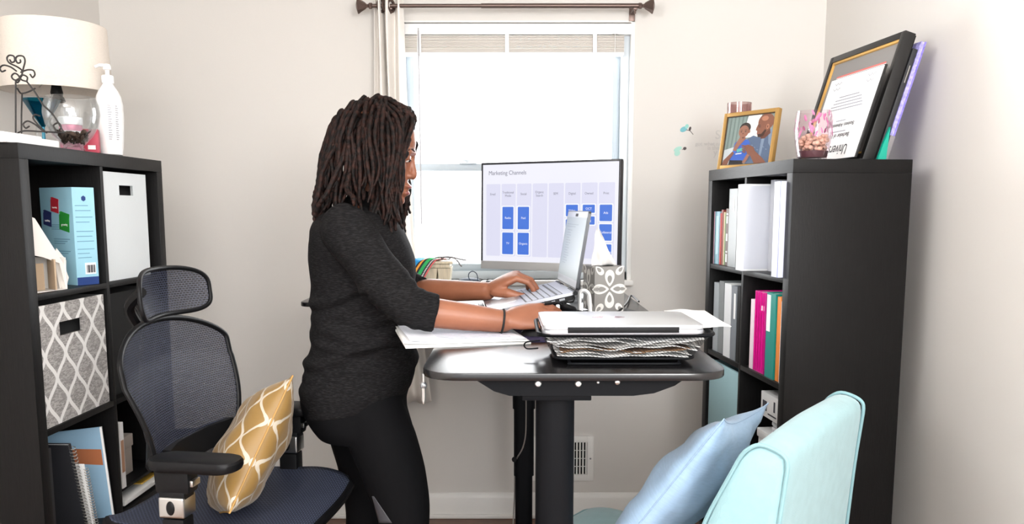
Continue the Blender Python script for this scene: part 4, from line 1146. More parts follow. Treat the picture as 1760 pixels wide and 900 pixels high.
for i, ya_, yb_, wd_ in tiles:
    a, b = sc(x0_ + i * .1195 + .008, ya_), sc(x0_ + i * .1195 + .094, yb_)
    cx_, cy_ = (a[0] + b[0]) / 2, (a[1] + b[1]) / 2
    qo, qt, qw = MB(MM), MB(MM), MB()
    qo.prism(rrect(b[0] - a[0] + .008, a[1] - b[1] + .008, .005, 4, cx_, cy_), -.0003, .0001)
    qt.prism(rrect(b[0] - a[0], a[1] - b[1], .003, 4, cx_, cy_), -.0002, .0003)
    qw.text(wd_, .0105, MM @ Matrix.Translation((cx_, cy_, .0004)), 'CENTER', .0001)
    qo.build('tile_outline', m_outl, scr); qt.build('chart_tile', m_tileb, scr); qw.build('tile_text', m_swht, scr)
q = MB()
p = sc(.045, .088); q.text('Marketing Channels', .0205, MM @ Matrix.Translation((p[0], p[1], .0002)), 'LEFT', .0001, .9)
for i, t in enumerate(cols):
    p = sc(x0_ + i * .1195 + xw / 2 - .004, .305); q.text(t, .0112, MM @ Matrix.Translation((p[0], p[1], .0002)), 'CENTER', .0001, .9)
q.build('screen_text', m_stext, scr)
sc0 = MM @ V(mw * .62, mh * .3, -.034)
bk = -MM.to_3x3().col[2]
st = MB(); fc = sc0 + bk * .06; fc.z = DZ
st.tube([sc0 + bk * -.004, sc0 + bk * .03, V(fc.x, fc.y, sc0.z - .03), V(fc.x, fc.y, DZ + .01)], [.022, .022, .02, .02], 12); st.build('stand_neck', m_silver_dark, mo)
st = MB(); st.lathe([(.075, 0), (.075, .006), (.07, .01), (0, .012)], c=V(fc.x, fc.y, DZ), seg=32); st.build('stand_base', m_silver_dark, mo)
mc = thing('video_cable', 'short grey cable with plug hanging below the monitor chin', 'cable', at(880, 470, 2.86))
q = MB(); q.tube([at(883, 458, 2.90), at(882, 468, 2.895)], .0015, 6); q.build('cable', m_wire, mc)
q = MB(); q.tube([at(882, 466, 2.895), at(880, 476, 2.895)], .005, 8); q.tube(spline([at(880, 475, 2.895), at(872, 490, 2.90), at(866, 500, 2.93), atz(870, 505, DZ + .003)], 5), .002, 6); q.build('plug', m_silver_dark, mc)

# ------------------------------------------------------------------ laptop on a stand
HN, HF = at(989, 502, 2.05), at(957, 478, 2.36)
HF.z = HN.z = 1.098
hd = (HF - HN); LWd = hd.length; hd.normalize()
tilt = R(12.5)
perp = V(-hd.y, hd.x, 0).normalized()          # towards the woman
if perp.x > 0: perp = -perp
bdir = (perp * cos(tilt) - V(0, 0, 1) * sin(tilt))
LDp = .222
# local: x from hinge near corner along the hinge, y from hinge to front edge, z up
LM = frame(HN, hd, bdir, hd.cross(bdir))
if LM.to_3x3().col[2].z < 0: LM = frame(HN + hd * LWd, -hd, bdir, (-hd).cross(bdir))
near_at_zero = (LM.translation - HN).length < 1e-6
lt = thing('laptop', 'open silver laptop raised on a stand under her left hand', 'laptop', LM)
MB(LM).prism(rrect(LWd, LDp, .012, 5, LWd / 2, LDp / 2), -.007, 0).build('base', m_silver, lt); bas_ = bpy.data.objects['base']
MB(LM).prism(rrect(LWd - .004, LDp - .004, .012, 5, LWd / 2, LDp / 2), -.019, -.0069).build('underside', m_black_plastic, lt)
m_keyb = mat('dark_keyboard_well', '2c2f36', 0.5); m_key = mat('pale_grey_key', 'aeb3c2', 0.6)
MB(LM).box((.016, .03, -.001), (LWd - .016, .128, .0003)).build('keyboard_well', m_keyb, bas_)
q = MB(LM)
nk = 15
for r_ in range(6):
    yy = .033 + r_ * .0157; hh = .0120 if r_ else .009
    x = .018; kw = (LWd - .036) / nk
    if r_ == 5:
        segs = [1, 1, 1, 1, 5, 1, 1, 1, 1, 1, 1]
    else: segs = [1] * nk
    for s in segs:
        q.box((x + .0018, yy, .0002), (x + kw * s - .0018, yy + hh, .0006), .0, 1); x += kw * s
kk = q.build('key', m_key, bas_); kk['kind'] = 'stuff'
MB(LM).prism(rrect(.105, .065, .004, 4, LWd * .45, .175), 0, .0004).build('touchpad', mat('touchpad_grey', 'b9bcc2', 0.35, metal=0.3), bas_)
pr_ = MB(LM)
ex = -.0006 if near_at_zero else LWd - .0004
for yy in (.03, .055, .08): pr_.box((ex + (.0022 if near_at_zero else -.0022), yy, -.015), (ex + (.0022 if near_at_zero else -.0022) + .001, yy + .014, -.010))
pr_.build('side_port', m_silver_dark, lt)
# lid
sN, sTN = HN, at(1016, 366, 2.03)
sup = V(.032, 0, .198).normalized(); sup = (sup - hd * sup.dot(hd)).normalized()
sxd = -hd if True else hd
SM = frame(HF, -hd, sup, (-hd).cross(sup))      # x from far to near, y up, z out of the screen towards the woman
if SM.to_3x3().col[2].x > 0: SM = frame(HN, hd, sup, hd.cross(sup))
SH = .200
MB(SM).prism(rrect(LWd, SH, .008, 5, LWd / 2, SH / 2 + .004), -.007, .0002).build('lid', mat('graphite_lid', '3d3f43', 0.4, metal=.3), lt); lid_ = bpy.data.objects['lid']
MB(SM).box((.006, SH - .013, -.001), (LWd - .006, SH + .002, .0008)).build('top_bezel', m_silver, lid_)
MB(SM).box((.006, .008, -.001), (LWd - .006, .026, .0008)).build('bottom_bezel', m_silver, lid_)
MB(SM).box((.006, .026, .0001), (LWd - .006, SH - .013, .0009)).build('laptop_screen', screen_mat('laptop_screen_glow', 'a2aeb2', .7), lid_)
q = MB(SM); q.box((LWd / 2 - .018, SH - .011, .0004), (LWd / 2 + .018, SH - .003, .0013), .0008); q.build('webcam', m_black_plastic, lid_)
q = MB(SM)
for i in range(14):
    y = SH - .05 - i * .007
    q.box((.05, y, .0009), (.05 + (.07, .05, .06, .04, .065)[i % 5], y + .002, .0012))
q.box((.03, SH - .034, .0009), (.2, SH - .032, .0012)); q.box((.03, SH - .040, .0009), (.16, SH - .038, .0012))
q.build('screen_writing', screen_mat('screen_grey_lines', '7f8a94', .7), lid_)
q = MB(); q.tube([HN + V(0, 0, -.004), HN.lerp(HF, .3) + V(0, 0, -.004)], .006, 10); q.tube([HN.lerp(HF, .7) + V(0, 0, -.004), HF + V(0, 0, -.004)], .006, 10); q.build('hinge', m_black_plastic, lt)

# stand
sd = thing('laptop_stand', 'black laptop riser with a white arched rear leg under the open laptop', 'laptop stand', V(.05, 2.2, DZ))
LMi = LM
q = MB(LM); q.box((.03, .02, -.0265), (LWd - .03, LDp + .015, -.0205), .002); q.box((.03, LDp + .002, -.026), (LWd - .03, LDp + .016, -.006), .003); q.build('support_tray', m_black_plastic, sd)
for k in (.18, .82):
    q = MB()
    a = LM @ V(LWd * k, LDp - .01, -.024); b = LM @ V(LWd * k, .03, -.024)
    q.tube([a, V(a.x, a.y, DZ + .006)], .009, 10); q.tube([b, V(b.x + .01, b.y, DZ + .006)], .009, 10); q.tube([V(a.x, a.y, DZ + .006), V(b.x + .01, b.y, DZ + .006)], .006, 8)
    q.build('riser_leg', m_black_plastic, sd)
ac = [at(u, v, 2.13) for u, v in ((996, 536), (996, 512), (997, 502), (1003, 499), (1009, 502), (1013, 512), (1016, 536))]
ac[0].z = DZ + .004; ac[-1].z = DZ + .004
q = MB(); q.tube(spline(ac, 5), .0055, 8, flat=2.4, up=V(0, 1, 0)); q.build('arched_leg', m_white_plastic, sd)

# charging cable with ferrite
cc = thing('charging_cable', 'black power cable with thick ferrite barrel between laptop and tissue box', 'cable', at(975, 530, 2.1))
q = MB()
q.tube(spline([at(945, 521, 2.0), at(958, 520, 2.01), at(966, 525, 2.03), at(972, 528, 2.05)], 5), .003, 8)
q.tube(spline([at(985, 533, 2.06), at(1005, 536, 2.1), at(1030, 537, 2.2), at(1060, 536, 2.36), at(1078, 520, 2.62), atz(1085, 508, DZ + .004), atz(1098, 518, DZ + .004)], 8), .0032, 8)
q.build('cable', m_black_plastic, cc)
q = MB(); q.tube([at(966, 524, 2.035), at(969, 526, 2.04), at(986, 533, 2.055), at(989, 534, 2.06)], [.006, .0095, .0095, .006], 14); q.build('ferrite_barrel', m_black_plastic, cc)
q = MB(); q.tube([at(936, 521, 2.0), at(948, 520, 2.0)], .005, 8); q.build('plug', m_black_plastic, cc)
c2 = thing('coiled_cable', 'thin black cord looped beneath the raised laptop', 'cable', at(975, 518, 2.2))
q = MB(); q.tube(spline([at(952, 517, 2.15), at(970, 513, 2.18), at(984, 510, 2.2), at(985, 518, 2.2), at(968, 520, 2.16), at(950, 523, 2.12), atz(940, 532, DZ + .003)], 7), .0022, 7); q.build('cord', m_black_plastic, c2)

# ------------------------------------------------------------------ tissue box
tb0 = V(.247, 2.44, DZ)
tang = R(-3)
TBM = frame(tb0, (cos(tang), sin(tang), 0), (-sin(tang + R(-18)), cos(tang), 0), (0, 0, 1)) if False else Matrix.Translation(tb0) @ Matrix.Rotation(R(14), 4, 'Z')
tb = thing('tissue_box', 'grey tissue box with white leaf pattern behind the laptop', 'tissue box', TBM)
tw = .096; td = .105; tz = .138
m_tb = mat('grey_card', '8e8c89', 0.55); m_leafw = mat('white_leaf_print', 'e4e3df', 0.55)
MB(TBM).box((0, 0, .003), (tw, td, tz), .002).build('carton', m_tb, tb); tbc = tb.children[0]
def leafpts(cx, cy, ang, s, hole=False):
    out = []
    for k in range(24):
        t = k / 24
        a = 2 * pi * t
        x = s * .36 * sin(a) * (1 if hole else 1) * (abs(sin(a / 2)) ** .6)
        y = s * .5 * cos(a)
        out.append((cx + x * cos(ang) - y * sin(ang), cy + x * sin(ang) + y * cos(ang)))
    return out
fr_ = face_frame(TBM @ V(0, -.0001, 0), TBM.to_3x3() @ V(1, 0, 0), (0, 0, 1))
lf_ = face_frame(TBM @ V(-.0001, td, 0), TBM.to_3x3() @ V(0, -1, 0), (0, 0, 1))
for F_, W_ in ((fr_, tw), (lf_, td)):
    q = MB(); h_ = q
    for cx_, cy_ in ((.5, .52), (0, 0), (1, 0), (0, 1), (1, 1)):
        for kx in range(4):
            a = kx * pi / 2 + (0)
            px_, py_ = cx_ * W_ + .027 * cos(a), cy_ * tz + .033 * sin(a)
            if not (.006 < px_ < W_ - .006 and .006 < py_ < tz - .006): continue
            q.mi = 0; q.prism(leafpts(px_, py_, a + pi / 2, .050), 0, .0006, F_)
            q.mi = 1; h_.prism(leafpts(px_ - .004 * cos(a), py_ - .004 * sin(a), a + pi / 2, .024, True), .0004, .0009, F_)
    for (cx_, cy_, a) in ((.16, .1, .8), (.84, .1, 2.3), (.16, .93, -.8), (.84, .93, -2.3), (.1, .52, 0), (.9, .52, pi)):
        q.mi = 0; q.prism(leafpts(cx_ * W_, cy_ * tz, a + pi / 2, .034), 0, .0006, F_)
        q.mi = 1; h_.prism(leafpts(cx_ * W_ - .003 * cos(a), cy_ * tz - .003 * sin(a), a + pi / 2, .017, True), .0004, .0009, F_)
    q.build('leaf_print', [m_leafw, m_tb], tbc)
sl_ = MB(TBM); sl_.prism([(.048 + .03 * cos(a), .052 + .022 * sin(a)) for a in [2 * pi * k / 20 for k in range(20)]], tz - .0002, tz + .0008); sl_.build('slot', m_black_matte, tb)
ti = thing('tissue', 'white tissue pulled up out of the grey box', 'tissue', TBM @ Matrix.Translation((.048, .05, tz + .001)))
r5 = random.Random(11)
def tis(u, v):
    a = (u - .5)
    w_ = (1 - v) ** .8
    x = .048 + a * .085 * w_ - .022 * v
    y = .052 + .007 * w_ * sin(u * 12) + .02 * (u - .5) * (1 - v) + .006 * sin(v * 9 + u * 4)
    z = tz + .001 + .128 * v * (1 - .25 * abs(a)) + .010 * sin(u * 11) * v * (1 - v)
    return V(x, y, z)
MB(TBM).surf(tis, 26, 18).build('tissue_sheet', mat('soft_white_tissue', 'f3f1ef', 0.95, sss=0.0), ti, 80, solid=.001)
fl = thing('black_pad', 'flat black case lying under and behind the tissue box', 'case', V(.3, 2.42, DZ))
MB(TBM).box((.03, -.03, 0), (.135, .07, .003), .001).build('case_body', m_black_plastic, fl)

# sticky notes, mouse and mouse pad
sn = atz(945, 533, DZ + .006)
NM = Matrix.Translation((sn.x + .01, sn.y - .02, DZ)) @ Matrix.Rotation(R(20), 4, 'Z')
so_ = thing('sticky_note_pad', 'pale yellow sticky note pad beside her right hand', 'sticky notes', NM)
MB(NM).box((-.038, -.038, 0), (.038, .038, .010), .0006).build('note_block', mat('pale_yellow_paper', 'e9e9c4', 0.8), so_)
MB(NM).surf(lambda u, v: V(-.038 + .076 * u, -.038 + .076 * v, .0104 + .006 * max(0, .4 - v) ** 2 * 4), 6, 10).build('top_note', mat('light_yellow_paper', 'f0f0cf', 0.8), so_, 60, solid=.0004)
mp = thing('mouse_pad', 'dark purple mouse pad beneath her right hand', 'mouse pad', V(.05, 1.98, DZ))
q = MB(); q.prism(rrect(.22, .18, .015, 6, .10, 1.99), DZ, DZ + .003); q.build('pad_body', mat('dark_purple_fabric', '2d2548', 0.8), mp)
mh_ = V(.072, 1.99, DZ + .0032)
ms = thing('computer_mouse', 'black computer mouse under her right palm', 'mouse', mh_)
q = MB()
for i in range(13):
    pass
q.rings([[mh_ + V(.05 * (1 - (t_ - .5) ** 2 * 0) * 0 + (-.05 + .1 * t_), .028 * (sin(pi * min(max(t_, .03), .97)) ** .4) * cos(a), max(0, .030 * sin(pi * min(max(t_ * .93 + .04, .02), .98)) ** .7 * sin(a))) for a in [pi * k / 12 for k in range(13)]] for t_ in [k / 12 for k in range(13)]])
q.build('mouse_shell', m_black_plastic, ms)
q = MB(); q.tube([mh_ + V(.028, -.003, .024), mh_ + V(.028, .003, .024)], .005, 10); q.build('scroll_wheel', m_silver_dark, ms)

# ------------------------------------------------------------------ notebook stack
A_, B_, C_ = atz(682, 566, DZ + .012), atz(697, 596, DZ + .004), atz(903, 581, DZ + .004)
xn = V(.975, .222, 0).normalized(); nw = .29; yn = V(-xn.y, xn.x, 0)
nd = .27
SMt = frame(V(B_.x, B_.y, DZ), xn, yn, (0, 0, 1))
nbs = thing('spiral_notebook', 'open white spiral notebook lying at the desk edge under her forearm', 'notebook', SMt)
def sheet(z0, dx, dy, rot, w_, d_, curl):
    q = MB(SMt)
    Tm = Matrix.Translation((dx, dy, z0)) @ Matrix.Rotation(rot, 4, 'Z')
    q.surf(lambda u, v: Tm @ V(w_ * u, d_ * v, curl * (max(0, .35 - u) ** 2 * 6 + .2 * sin(u * 3 + v))), 24, 8)
    return q
MB(SMt).box((0, 0, .0), (nw, nd, .006), .001).build('page_block', m_white, nbs)
sheet(.0075, -.004, .002, R(-1.0), nw, nd, .006).build('top_page', m_white, nbs, 60, solid=.0006)
sheet(.0095, .012, .012, R(1.6), nw * .94, nd * .97, .009).build('loose_page', mat('bluish_white_paper', 'e9ecf6', 0.8), nbs, 60, solid=.0006)
m_faint = mat('faint_blue_ink', 'a9aec2', 0.8)
q = MB(SMt); Tm = Matrix.Translation((.012, .012, .0)) @ Matrix.Rotation(R(1.6), 4, 'Z')
for i in range(12):
    q.box((.07, .03 + i * .019, .0122), (.07 + (.17, .15, .18, .13)[i % 4], .0325 + i * .019, .0126), T=Tm)
q.build('handwriting', m_faint, nbs)
q = MB(SMt)
for i in range(14):
    x = .04 + i * .014
    q.tube([V(x, nd + .004 * cos(a), .008 + .007 * sin(a)) for a in [2 * pi * k / 8 for k in range(9)]], .0009, 4)
q.build('spiral_binding', m_wire, nbs)

# ------------------------------------------------------------------ mesh letter tray, silver laptop and papers
m_mesh = bpy.data.materials.new('black_wire_mesh'); m_mesh.use_nodes = True
nt = m_mesh.node_tree; b = nt.nodes['Principled BSDF']; b.inputs['Base Color'].default_value = rgb('1b1b1d'); b.inputs['Roughness'].default_value = .45
tc = nt.nodes.new('ShaderNodeTexCoord'); sp = nt.nodes.new('ShaderNodeSeparateXYZ'); nt.links.new(tc.outputs['Object'], sp.inputs[0])
sxy = math_node(nt, 'ADD', sp.outputs[0], sp.outputs[1])
pp_ = math_node(nt, 'FRACT', math_node(nt, 'MULTIPLY', math_node(nt, 'ADD', math_node(nt, 'MULTIPLY', sxy, .55), sp.outputs[2]), 1 / .0042))
mm_ = math_node(nt, 'FRACT', math_node(nt, 'MULTIPLY', math_node(nt, 'SUBTRACT', math_node(nt, 'MULTIPLY', sxy, .55), sp.outputs[2]), 1 / .0042))
hole = math_node(nt, 'MULTIPLY', math_node(nt, 'GREATER_THAN', pp_, .17), math_node(nt, 'GREATER_THAN', mm_, .17))
nt.links.new(math_node(nt, 'SUBTRACT', 1.0, hole), b.inputs['Alpha'])

tx0, tx1, ty0, ty1 = .052, .398, 1.575, 1.815
TZ0, TZ1 = DZ + .014, DZ + .066
try_ = thing('letter_tray', 'black wire mesh letter tray full of papers at the near desk edge', 'tray', V(.225, 1.69, DZ))
ins = .032
topr = rrect(tx1 - tx0, ty1 - ty0, .03, 6, (tx0 + tx1) / 2, (ty0 + ty1) / 2)
botr = rrect(tx1 - tx0 - 2 * ins, ty1 - ty0 - 2 * ins, .025, 6, (tx0 + tx1) / 2, (ty0 + ty1) / 2)
q = MB()
n_ = 5
q.rings([[V(a[0] + (b_[0] - a[0]) * (1 - k / n_) ** .8, a[1] + (b_[1] - a[1]) * (1 - k / n_) ** .8, TZ0 + (TZ1 - TZ0) * k / n_) for a, b_ in zip(topr, botr)] for k in range(n_ + 1)], True, False)
q.build('mesh_side', m_mesh, try_, recalc=True)
MB().prism(botr, TZ0 - .002, TZ0).build('mesh_floor', m_black_metal, try_)
MB().tube([V(x, y, TZ1) for x, y in topr] + [V(topr[0][0], topr[0][1], TZ1)], .0042, 10).build('rim', m_black_metal, try_)
MB().tube([V(x, y, TZ0) for x, y in botr] + [V(botr[0][0], botr[0][1], TZ0)], .0025, 8).build('bottom_rim', m_black_metal, try_)
q = MB()
for yy in (ty0 + .05, ty1 - .05):
    q.tube(fillet_pts if False else spline([V(tx0 + .06, yy, TZ0 - .001), V(tx0 + .065, yy - .01, DZ + .004), V(tx0 + .08, yy - .012, DZ + .003), V(tx1 - .08, yy - .012, DZ + .003), V(tx1 - .065, yy - .01, DZ + .004), V(tx1 - .06, yy, TZ0 - .001)], 4), .0025, 8)
q.build('wire_foot', m_black_metal, try_)
bq = MB(); bq.tube(spline([at(928, 585, 1.70), at(915, 586, 1.70), at(904, 588, 1.70), at(901, 594, 1.69), at(907, 599, 1.68), at(925, 598, 1.68)], 6), .0016, 7); bq.build('side_hook', m_black_metal, try_)
# crumpled papers
r6 = random.Random(4)
for i in range(7):
    z0 = TZ0 + .003 + i * .0062
    gx = ins * (1 - (z0 - TZ0) / (TZ1 - TZ0)) + .006
    nm_, mm2 = [('paper_sheet', m_white), ('paper_sheet', m_white), ('brown_envelope', mat('brown_paper', '8a6a4c', 0.8) if i == 2 else MATS.get('brown_paper')), ('paper_sheet', m_white), ('newspaper_sheet', mat('grey_newsprint', 'c9c7c4', 0.9) if i == 4 else MATS.get('grey_newsprint')), ('paper_sheet', m_white), ('paper_sheet', m_white)][i]
    po_ = thing(nm_, ['white paper lying at the bottom of the mesh tray', 'white paper second from the bottom in the mesh tray', 'brown paper envelope in the middle of the mesh tray', 'white crumpled paper above the brown envelope in the tray', 'grey newsprint sheet above the crumpled paper in the tray', 'white paper below the topmost sheet in the mesh tray', 'topmost white paper in the mesh tray below the laptop'][i], 'paper', V(.22, 1.69, z0))
    ph_, am = r6.uniform(0, 6), .0032
    x0p, x1p = tx0 + gx + r6.uniform(0, .02), tx1 - gx - r6.uniform(0, .02)
    y0p, y1p = ty0 + gx, ty1 - gx
    MB().surf(lambda u, v: V(x0p + (x1p - x0p) * u, y0p + (y1p - y0p) * v, z0 + .001 + am * (sin(u * 9 + ph_) + .7 * sin(u * 21 + v * 8 + ph_ * 2)) * (1 if i else .4)), 40, 14).build('sheet', mm2, po_, 60, solid=.0008)
# silver laptop lying on the tray
SLM = frame((.06, 1.553, TZ1 + .0046), (cos(R(1.0)), sin(R(1.0)), 0), (-sin(R(1.0)), cos(R(1.0)), 0), (0, 0, 1))
sl2 = thing('laptop', 'closed silver laptop lying on the mesh letter tray', 'laptop', SLM)
lw2, ld2 = .312, .222
def slab(z0, z1, ins_, nm, m):
    q = MB(SLM); q.prism(rrect(lw2 - 2 * ins_, ld2 - 2 * ins_, .014, 6, lw2 / 2, ld2 / 2), z0, z1)
    eds = [e for e in q.bm.edges if abs(e.verts[0].co.z - e.verts[1].co.z) < 1e-6]
    bmesh.ops.bevel(q.bm, geom=eds, offset=.0028, segments=3, profile=.6, affect='EDGES'); q.build(nm, m, sl2)
slab(0, .0085, 0, 'base', m_silver); slab(.0088, .0175, .0005, 'lid', mat('bright_silver_lid', 'c4c7cb', 0.3, metal=0.55))
MB(SLM).box((.047, -.0012, .003), (.262, .004, .0145), .001).build('hinge_bar', m_black_plastic, sl2)
q = MB(SLM); q.prism(ellpts(.142, .125, .034, .016, 36), .0174, .0178); q.build('oval_emblem', mat('pinkish_mirror', 'c7a9b0', 0.18, metal=0.7), sl2)
q = MB(SLM); q.prism([(.128, .112), (.152, .112), (.158, .138), (.134, .138)], .0176, .0180); q.build('emblem_band', mat('pale_emblem_band', 'dcdcde', 0.3, metal=0.4), sl2)
q = MB(SLM)
for k, yy in enumerate((.06, .085, .11, .135, .17)): q.box((-.0006, yy, .002), (.0008, yy + .014, .0065))
q.build('side_port', m_black_matte, sl2)
# paper at the right of the tray
sp2 = thing('loose_paper', 'loose white paper curling off the right end of the tray', 'paper', V(.39, 1.74, TZ1 + .02))
def loose(u, v):
    x = .325 + .118 * u + .012 * v - .02 * u * v; y = 1.60 + .20 * v + .035 * u
    z = TZ1 + .006 + .016 * (1 - u) * (1 - u) * 0 + .012 * v + .004 * sin(2.5 * u + v) + .0008 * sin(9 * u + 4 * v)
    return V(x, y, z)
MB().surf(loose, 18, 10).build('sheet', m_white, sp2, 60, solid=.001)
sp3 = thing('paper_pad', 'white paper pad wedged under the loose paper at the tray end', 'paper', V(.37, 1.7, TZ1 + .005))
MB().surf(lambda u, v: V(.345 + .05 * u, 1.64 + .16 * v, TZ1 + .006 + .005 * sin(3 * u) + .006 * u), 8, 6).build('sheet', m_white, sp3, 60, solid=.004)

# ------------------------------------------------------------------ things by the window: striped cloth on a wooden stool, cables
wy = 3.18
WSx0, WSx1 = at(738, 480, wy).x, at(770, 480, wy).x
wzt = at(750, 447, wy).z
ws = thing('wooden_stand', 'small carved pale wooden stand on the desk by the window', 'stand', V((WSx0 + WSx1) / 2, wy, DZ))
m_plw = mat('pale_beech_wood', 'cdbfa6', 0.55, var=0.12, vscale=20, stretch=(8, 8, 1))
cxw = (WSx0 + WSx1) / 2
q = MB(); q.box((cxw - .055, wy - .07, wzt - .010), (cxw + .06, wy + .07, wzt), .003); q.box((cxw - .045, wy - .06, wzt - .026), (cxw + .048, wy + .06, wzt - .010), .004); q.build('stand_top', m_plw, ws)
for s in (-1, 1):
    q = MB(); q.rings([[V(cxw + s * .026 + a * (.016 + .010 * t_), wy + b_ * .05, wzt - .026 - (wzt - .026 - DZ) * (1 - t_)) for a, b_ in ((-1, -1), (1, -1), (1, 1), (-1, 1))] for t_ in (0, .15, .5, .8, 1.0)])
    q.build('leg', m_plw, ws)
m_kente = bpy.data.materials.new('striped_woven_cloth'); m_kente.use_nodes = True
nt = m_kente.node_tree; b = nt.nodes['Principled BSDF']; b.inputs['Roughness'].default_value = .85
uvn = nt.nodes.new('ShaderNodeUVMap'); sp = nt.nodes.new('ShaderNodeSeparateXYZ'); nt.links.new(uvn.outputs[0], sp.inputs[0])
rp = nt.nodes.new('ShaderNodeValToRGB'); rp.color_ramp.interpolation = 'CONSTANT'
stops = [(0, 'd24a5a'), (.08, 'f2f2f2'), (.12, '2a2a2e'), (.18, '1f86c2'), (.42, '2a2a2e'), (.5, 'e79b3c'), (.6, '2a2a2e'), (.68, '2aa35a'), (.8, '2a2a2e'), (.93, 'd86a6a')]
el = rp.color_ramp.elements
while len(el) < len(stops): el.new(.5)
for e_, (p_, c_) in zip(el, stops): e_.position = p_; e_.color = rgb(c_)
nt.links.new(sp.outputs[0], rp.inputs[0])
dash = math_node(nt, 'MULTIPLY', math_node(nt, 'GREATER_THAN', math_node(nt, 'FRACT', math_node(nt, 'MULTIPLY', sp.outputs[1], 34)), .5), math_node(nt, 'MULTIPLY', math_node(nt, 'GREATER_THAN', sp.outputs[0], .84), math_node(nt, 'LESS_THAN', sp.outputs[0], .89)))
mxn = nt.nodes.new('ShaderNodeMix'); mxn.data_type = 'RGBA'; nt.links.new(dash, mxn.inputs['Factor']); nt.links.new(rp.outputs[0], mxn.inputs['A']); mxn.inputs['B'].default_value = (.9, .9, .9, 1)
nt.links.new(mxn.outputs['Result'], b.inputs['Base Color'])
kc = thing('striped_cloth', 'colourful striped woven cloth draped over the wooden stand by the window', 'cloth', V(cxw, wy, wzt))
q = MB()
path = spline([V(cxw - .02, wy + .07, wzt + .004), V(cxw - .03, wy, wzt + .006), V(cxw - .035, wy - .066, wzt + .006), V(cxw - .05, wy - .084, wzt - .006), V(cxw - .072, wy - .092, wzt - .04), V(cxw - .088, wy - .096, wzt - .072)], 6)
def kf(u, v):
    t_ = v * (len(path) - 1); i = min(int(t_), len(path) - 2); p = path[i].lerp(path[i + 1], t_ - i)
    return p + V(-.07 + .115 * u, .014 * u * v, .003 * sin(u * 12) - .03 * v * (.5 - u) + (.012 * (1 - u) * v)) 
q.surf(kf, 24, 30)
ko = q.build('cloth_panel', m_kente, kc, 70)
uvl = ko.data.uv_layers.new(name='UVMap')
nu = 25
for pl in ko.data.polygons:
    for li in pl.loop_indices:
        vi = ko.data.loops[li].vertex_index
        uvl.data[li].uv = ((vi % nu) / 24, (vi // nu) / 30)
ko.modifiers.new('solid', 'SOLIDIFY').thickness = .002
gs = thing('sunglasses', 'dark eyeglasses with open temples resting on the wooden stand', 'glasses', V(cxw + .05, wy - .03, wzt + .008))
m_shell = mat('dark_tortoise', '4a4240', 0.3)
q = MB(); q.tube(spline([at(752, 442, wy - .04), at(772, 441, wy - .04), at(790, 445, wy - .045), at(801, 447, wy - .05)], 5), .0022, 7); q.build('temple_arm', m_shell, gs)
q = MB(); q.tube(spline([at(756, 442, wy - .06), at(778, 443, wy - .06), at(786, 448, wy - .06), at(792, 456, wy - .06), at(794, 457, wy - .06)], 5), [.002] * 10 + [.003] * 11, 7); q.build('temple_arm', m_shell, gs)
q = MB()
for dx in (0, .03): q.tube([V(cxw + .005 + dx + .014 * cos(a), wy - .055 + .004 * sin(a), wzt + .008 + .004 * sin(a) + .002) for a in [2 * pi * k / 14 for k in range(15)]], .002, 6)
q.build('lens_rim', m_shell, gs)
# cables and small things on the desk by the window
pk = thing('paper_pile', 'pale papers with a green strip lying on the desk by the window', 'papers', atz(815, 494, DZ))
pc = atz(818, 495, DZ)
MB().box((pc.x - .10, pc.y - .1, DZ), (pc.x + .11, pc.y + .1, DZ + .012), .001).build('paper_block', m_white, pk)
q = MB(); q.box((pc.x - .105, pc.y - .105, DZ + .0125), (pc.x + .09, pc.y + .08, DZ + .018), .001); q.build('dark_folder', mat('dark_teal_folder', '3b5b60', 0.5), pk)
q = MB(); q.prism([(pc.x - .09, pc.y - .103), (pc.x + .03, pc.y - .1), (pc.x + .045, pc.y + .02), (pc.x - .02, pc.y - .03)], DZ + .0185, DZ + .021); q.build('green_strip', mat('green_paper', '4fae6a', 0.6), pk)
el_ = thing('cable_coil', 'thin dark cable standing in a loop on the papers by the window', 'cable', atz(812, 488, DZ + .022))
q = MB()
q.tube(spline([at(786, 487, 2.98), at(800, 486, 2.99), at(812, 485, 3.0), at(806, 478, 3.0), at(806, 470, 3.0), at(812, 466, 3.0), at(819, 470, 3.0), at(821, 480, 3.0), at(816, 487, 3.0), at(830, 486, 3.0), at(845, 489, 3.0)], 7), .0018, 7)
q.build('cord', mat('dark_blue_grey_cord', '3f4c5c', 0.5), el_)
ad = thing('power_adapter', 'small black power adapter on the desk left of the monitor', 'adapter', atz(840, 486, DZ))
ap = at(841, 485, 3.0)
q = MB(); q.box((ap.x - .012, ap.y - .02, ap.z - .008), (ap.x + .012, ap.y + .02, ap.z + .008), .004); q.build('adapter_body', m_black_plastic, ad)
q = MB(); q.tube(spline([at(822, 486, 2.99), at(828, 481, 2.99), at(836, 480, 3.0), at(841, 483, 3.0)], 5), .002, 7); q.build('adapter_cord', m_black_plastic, ad)
dm = thing('headset_case', 'dark rounded case lying on the papers by the window', 'case', atz(806, 490, DZ + .02))
dc = atz(806, 490, DZ + .018); q = MB(); q.ell(dc + V(0, 0.03, .014), (.045, .03, .013)); q.build('case_body', mat('dark_slate_fabric', '3c4654', 0.7), dm)
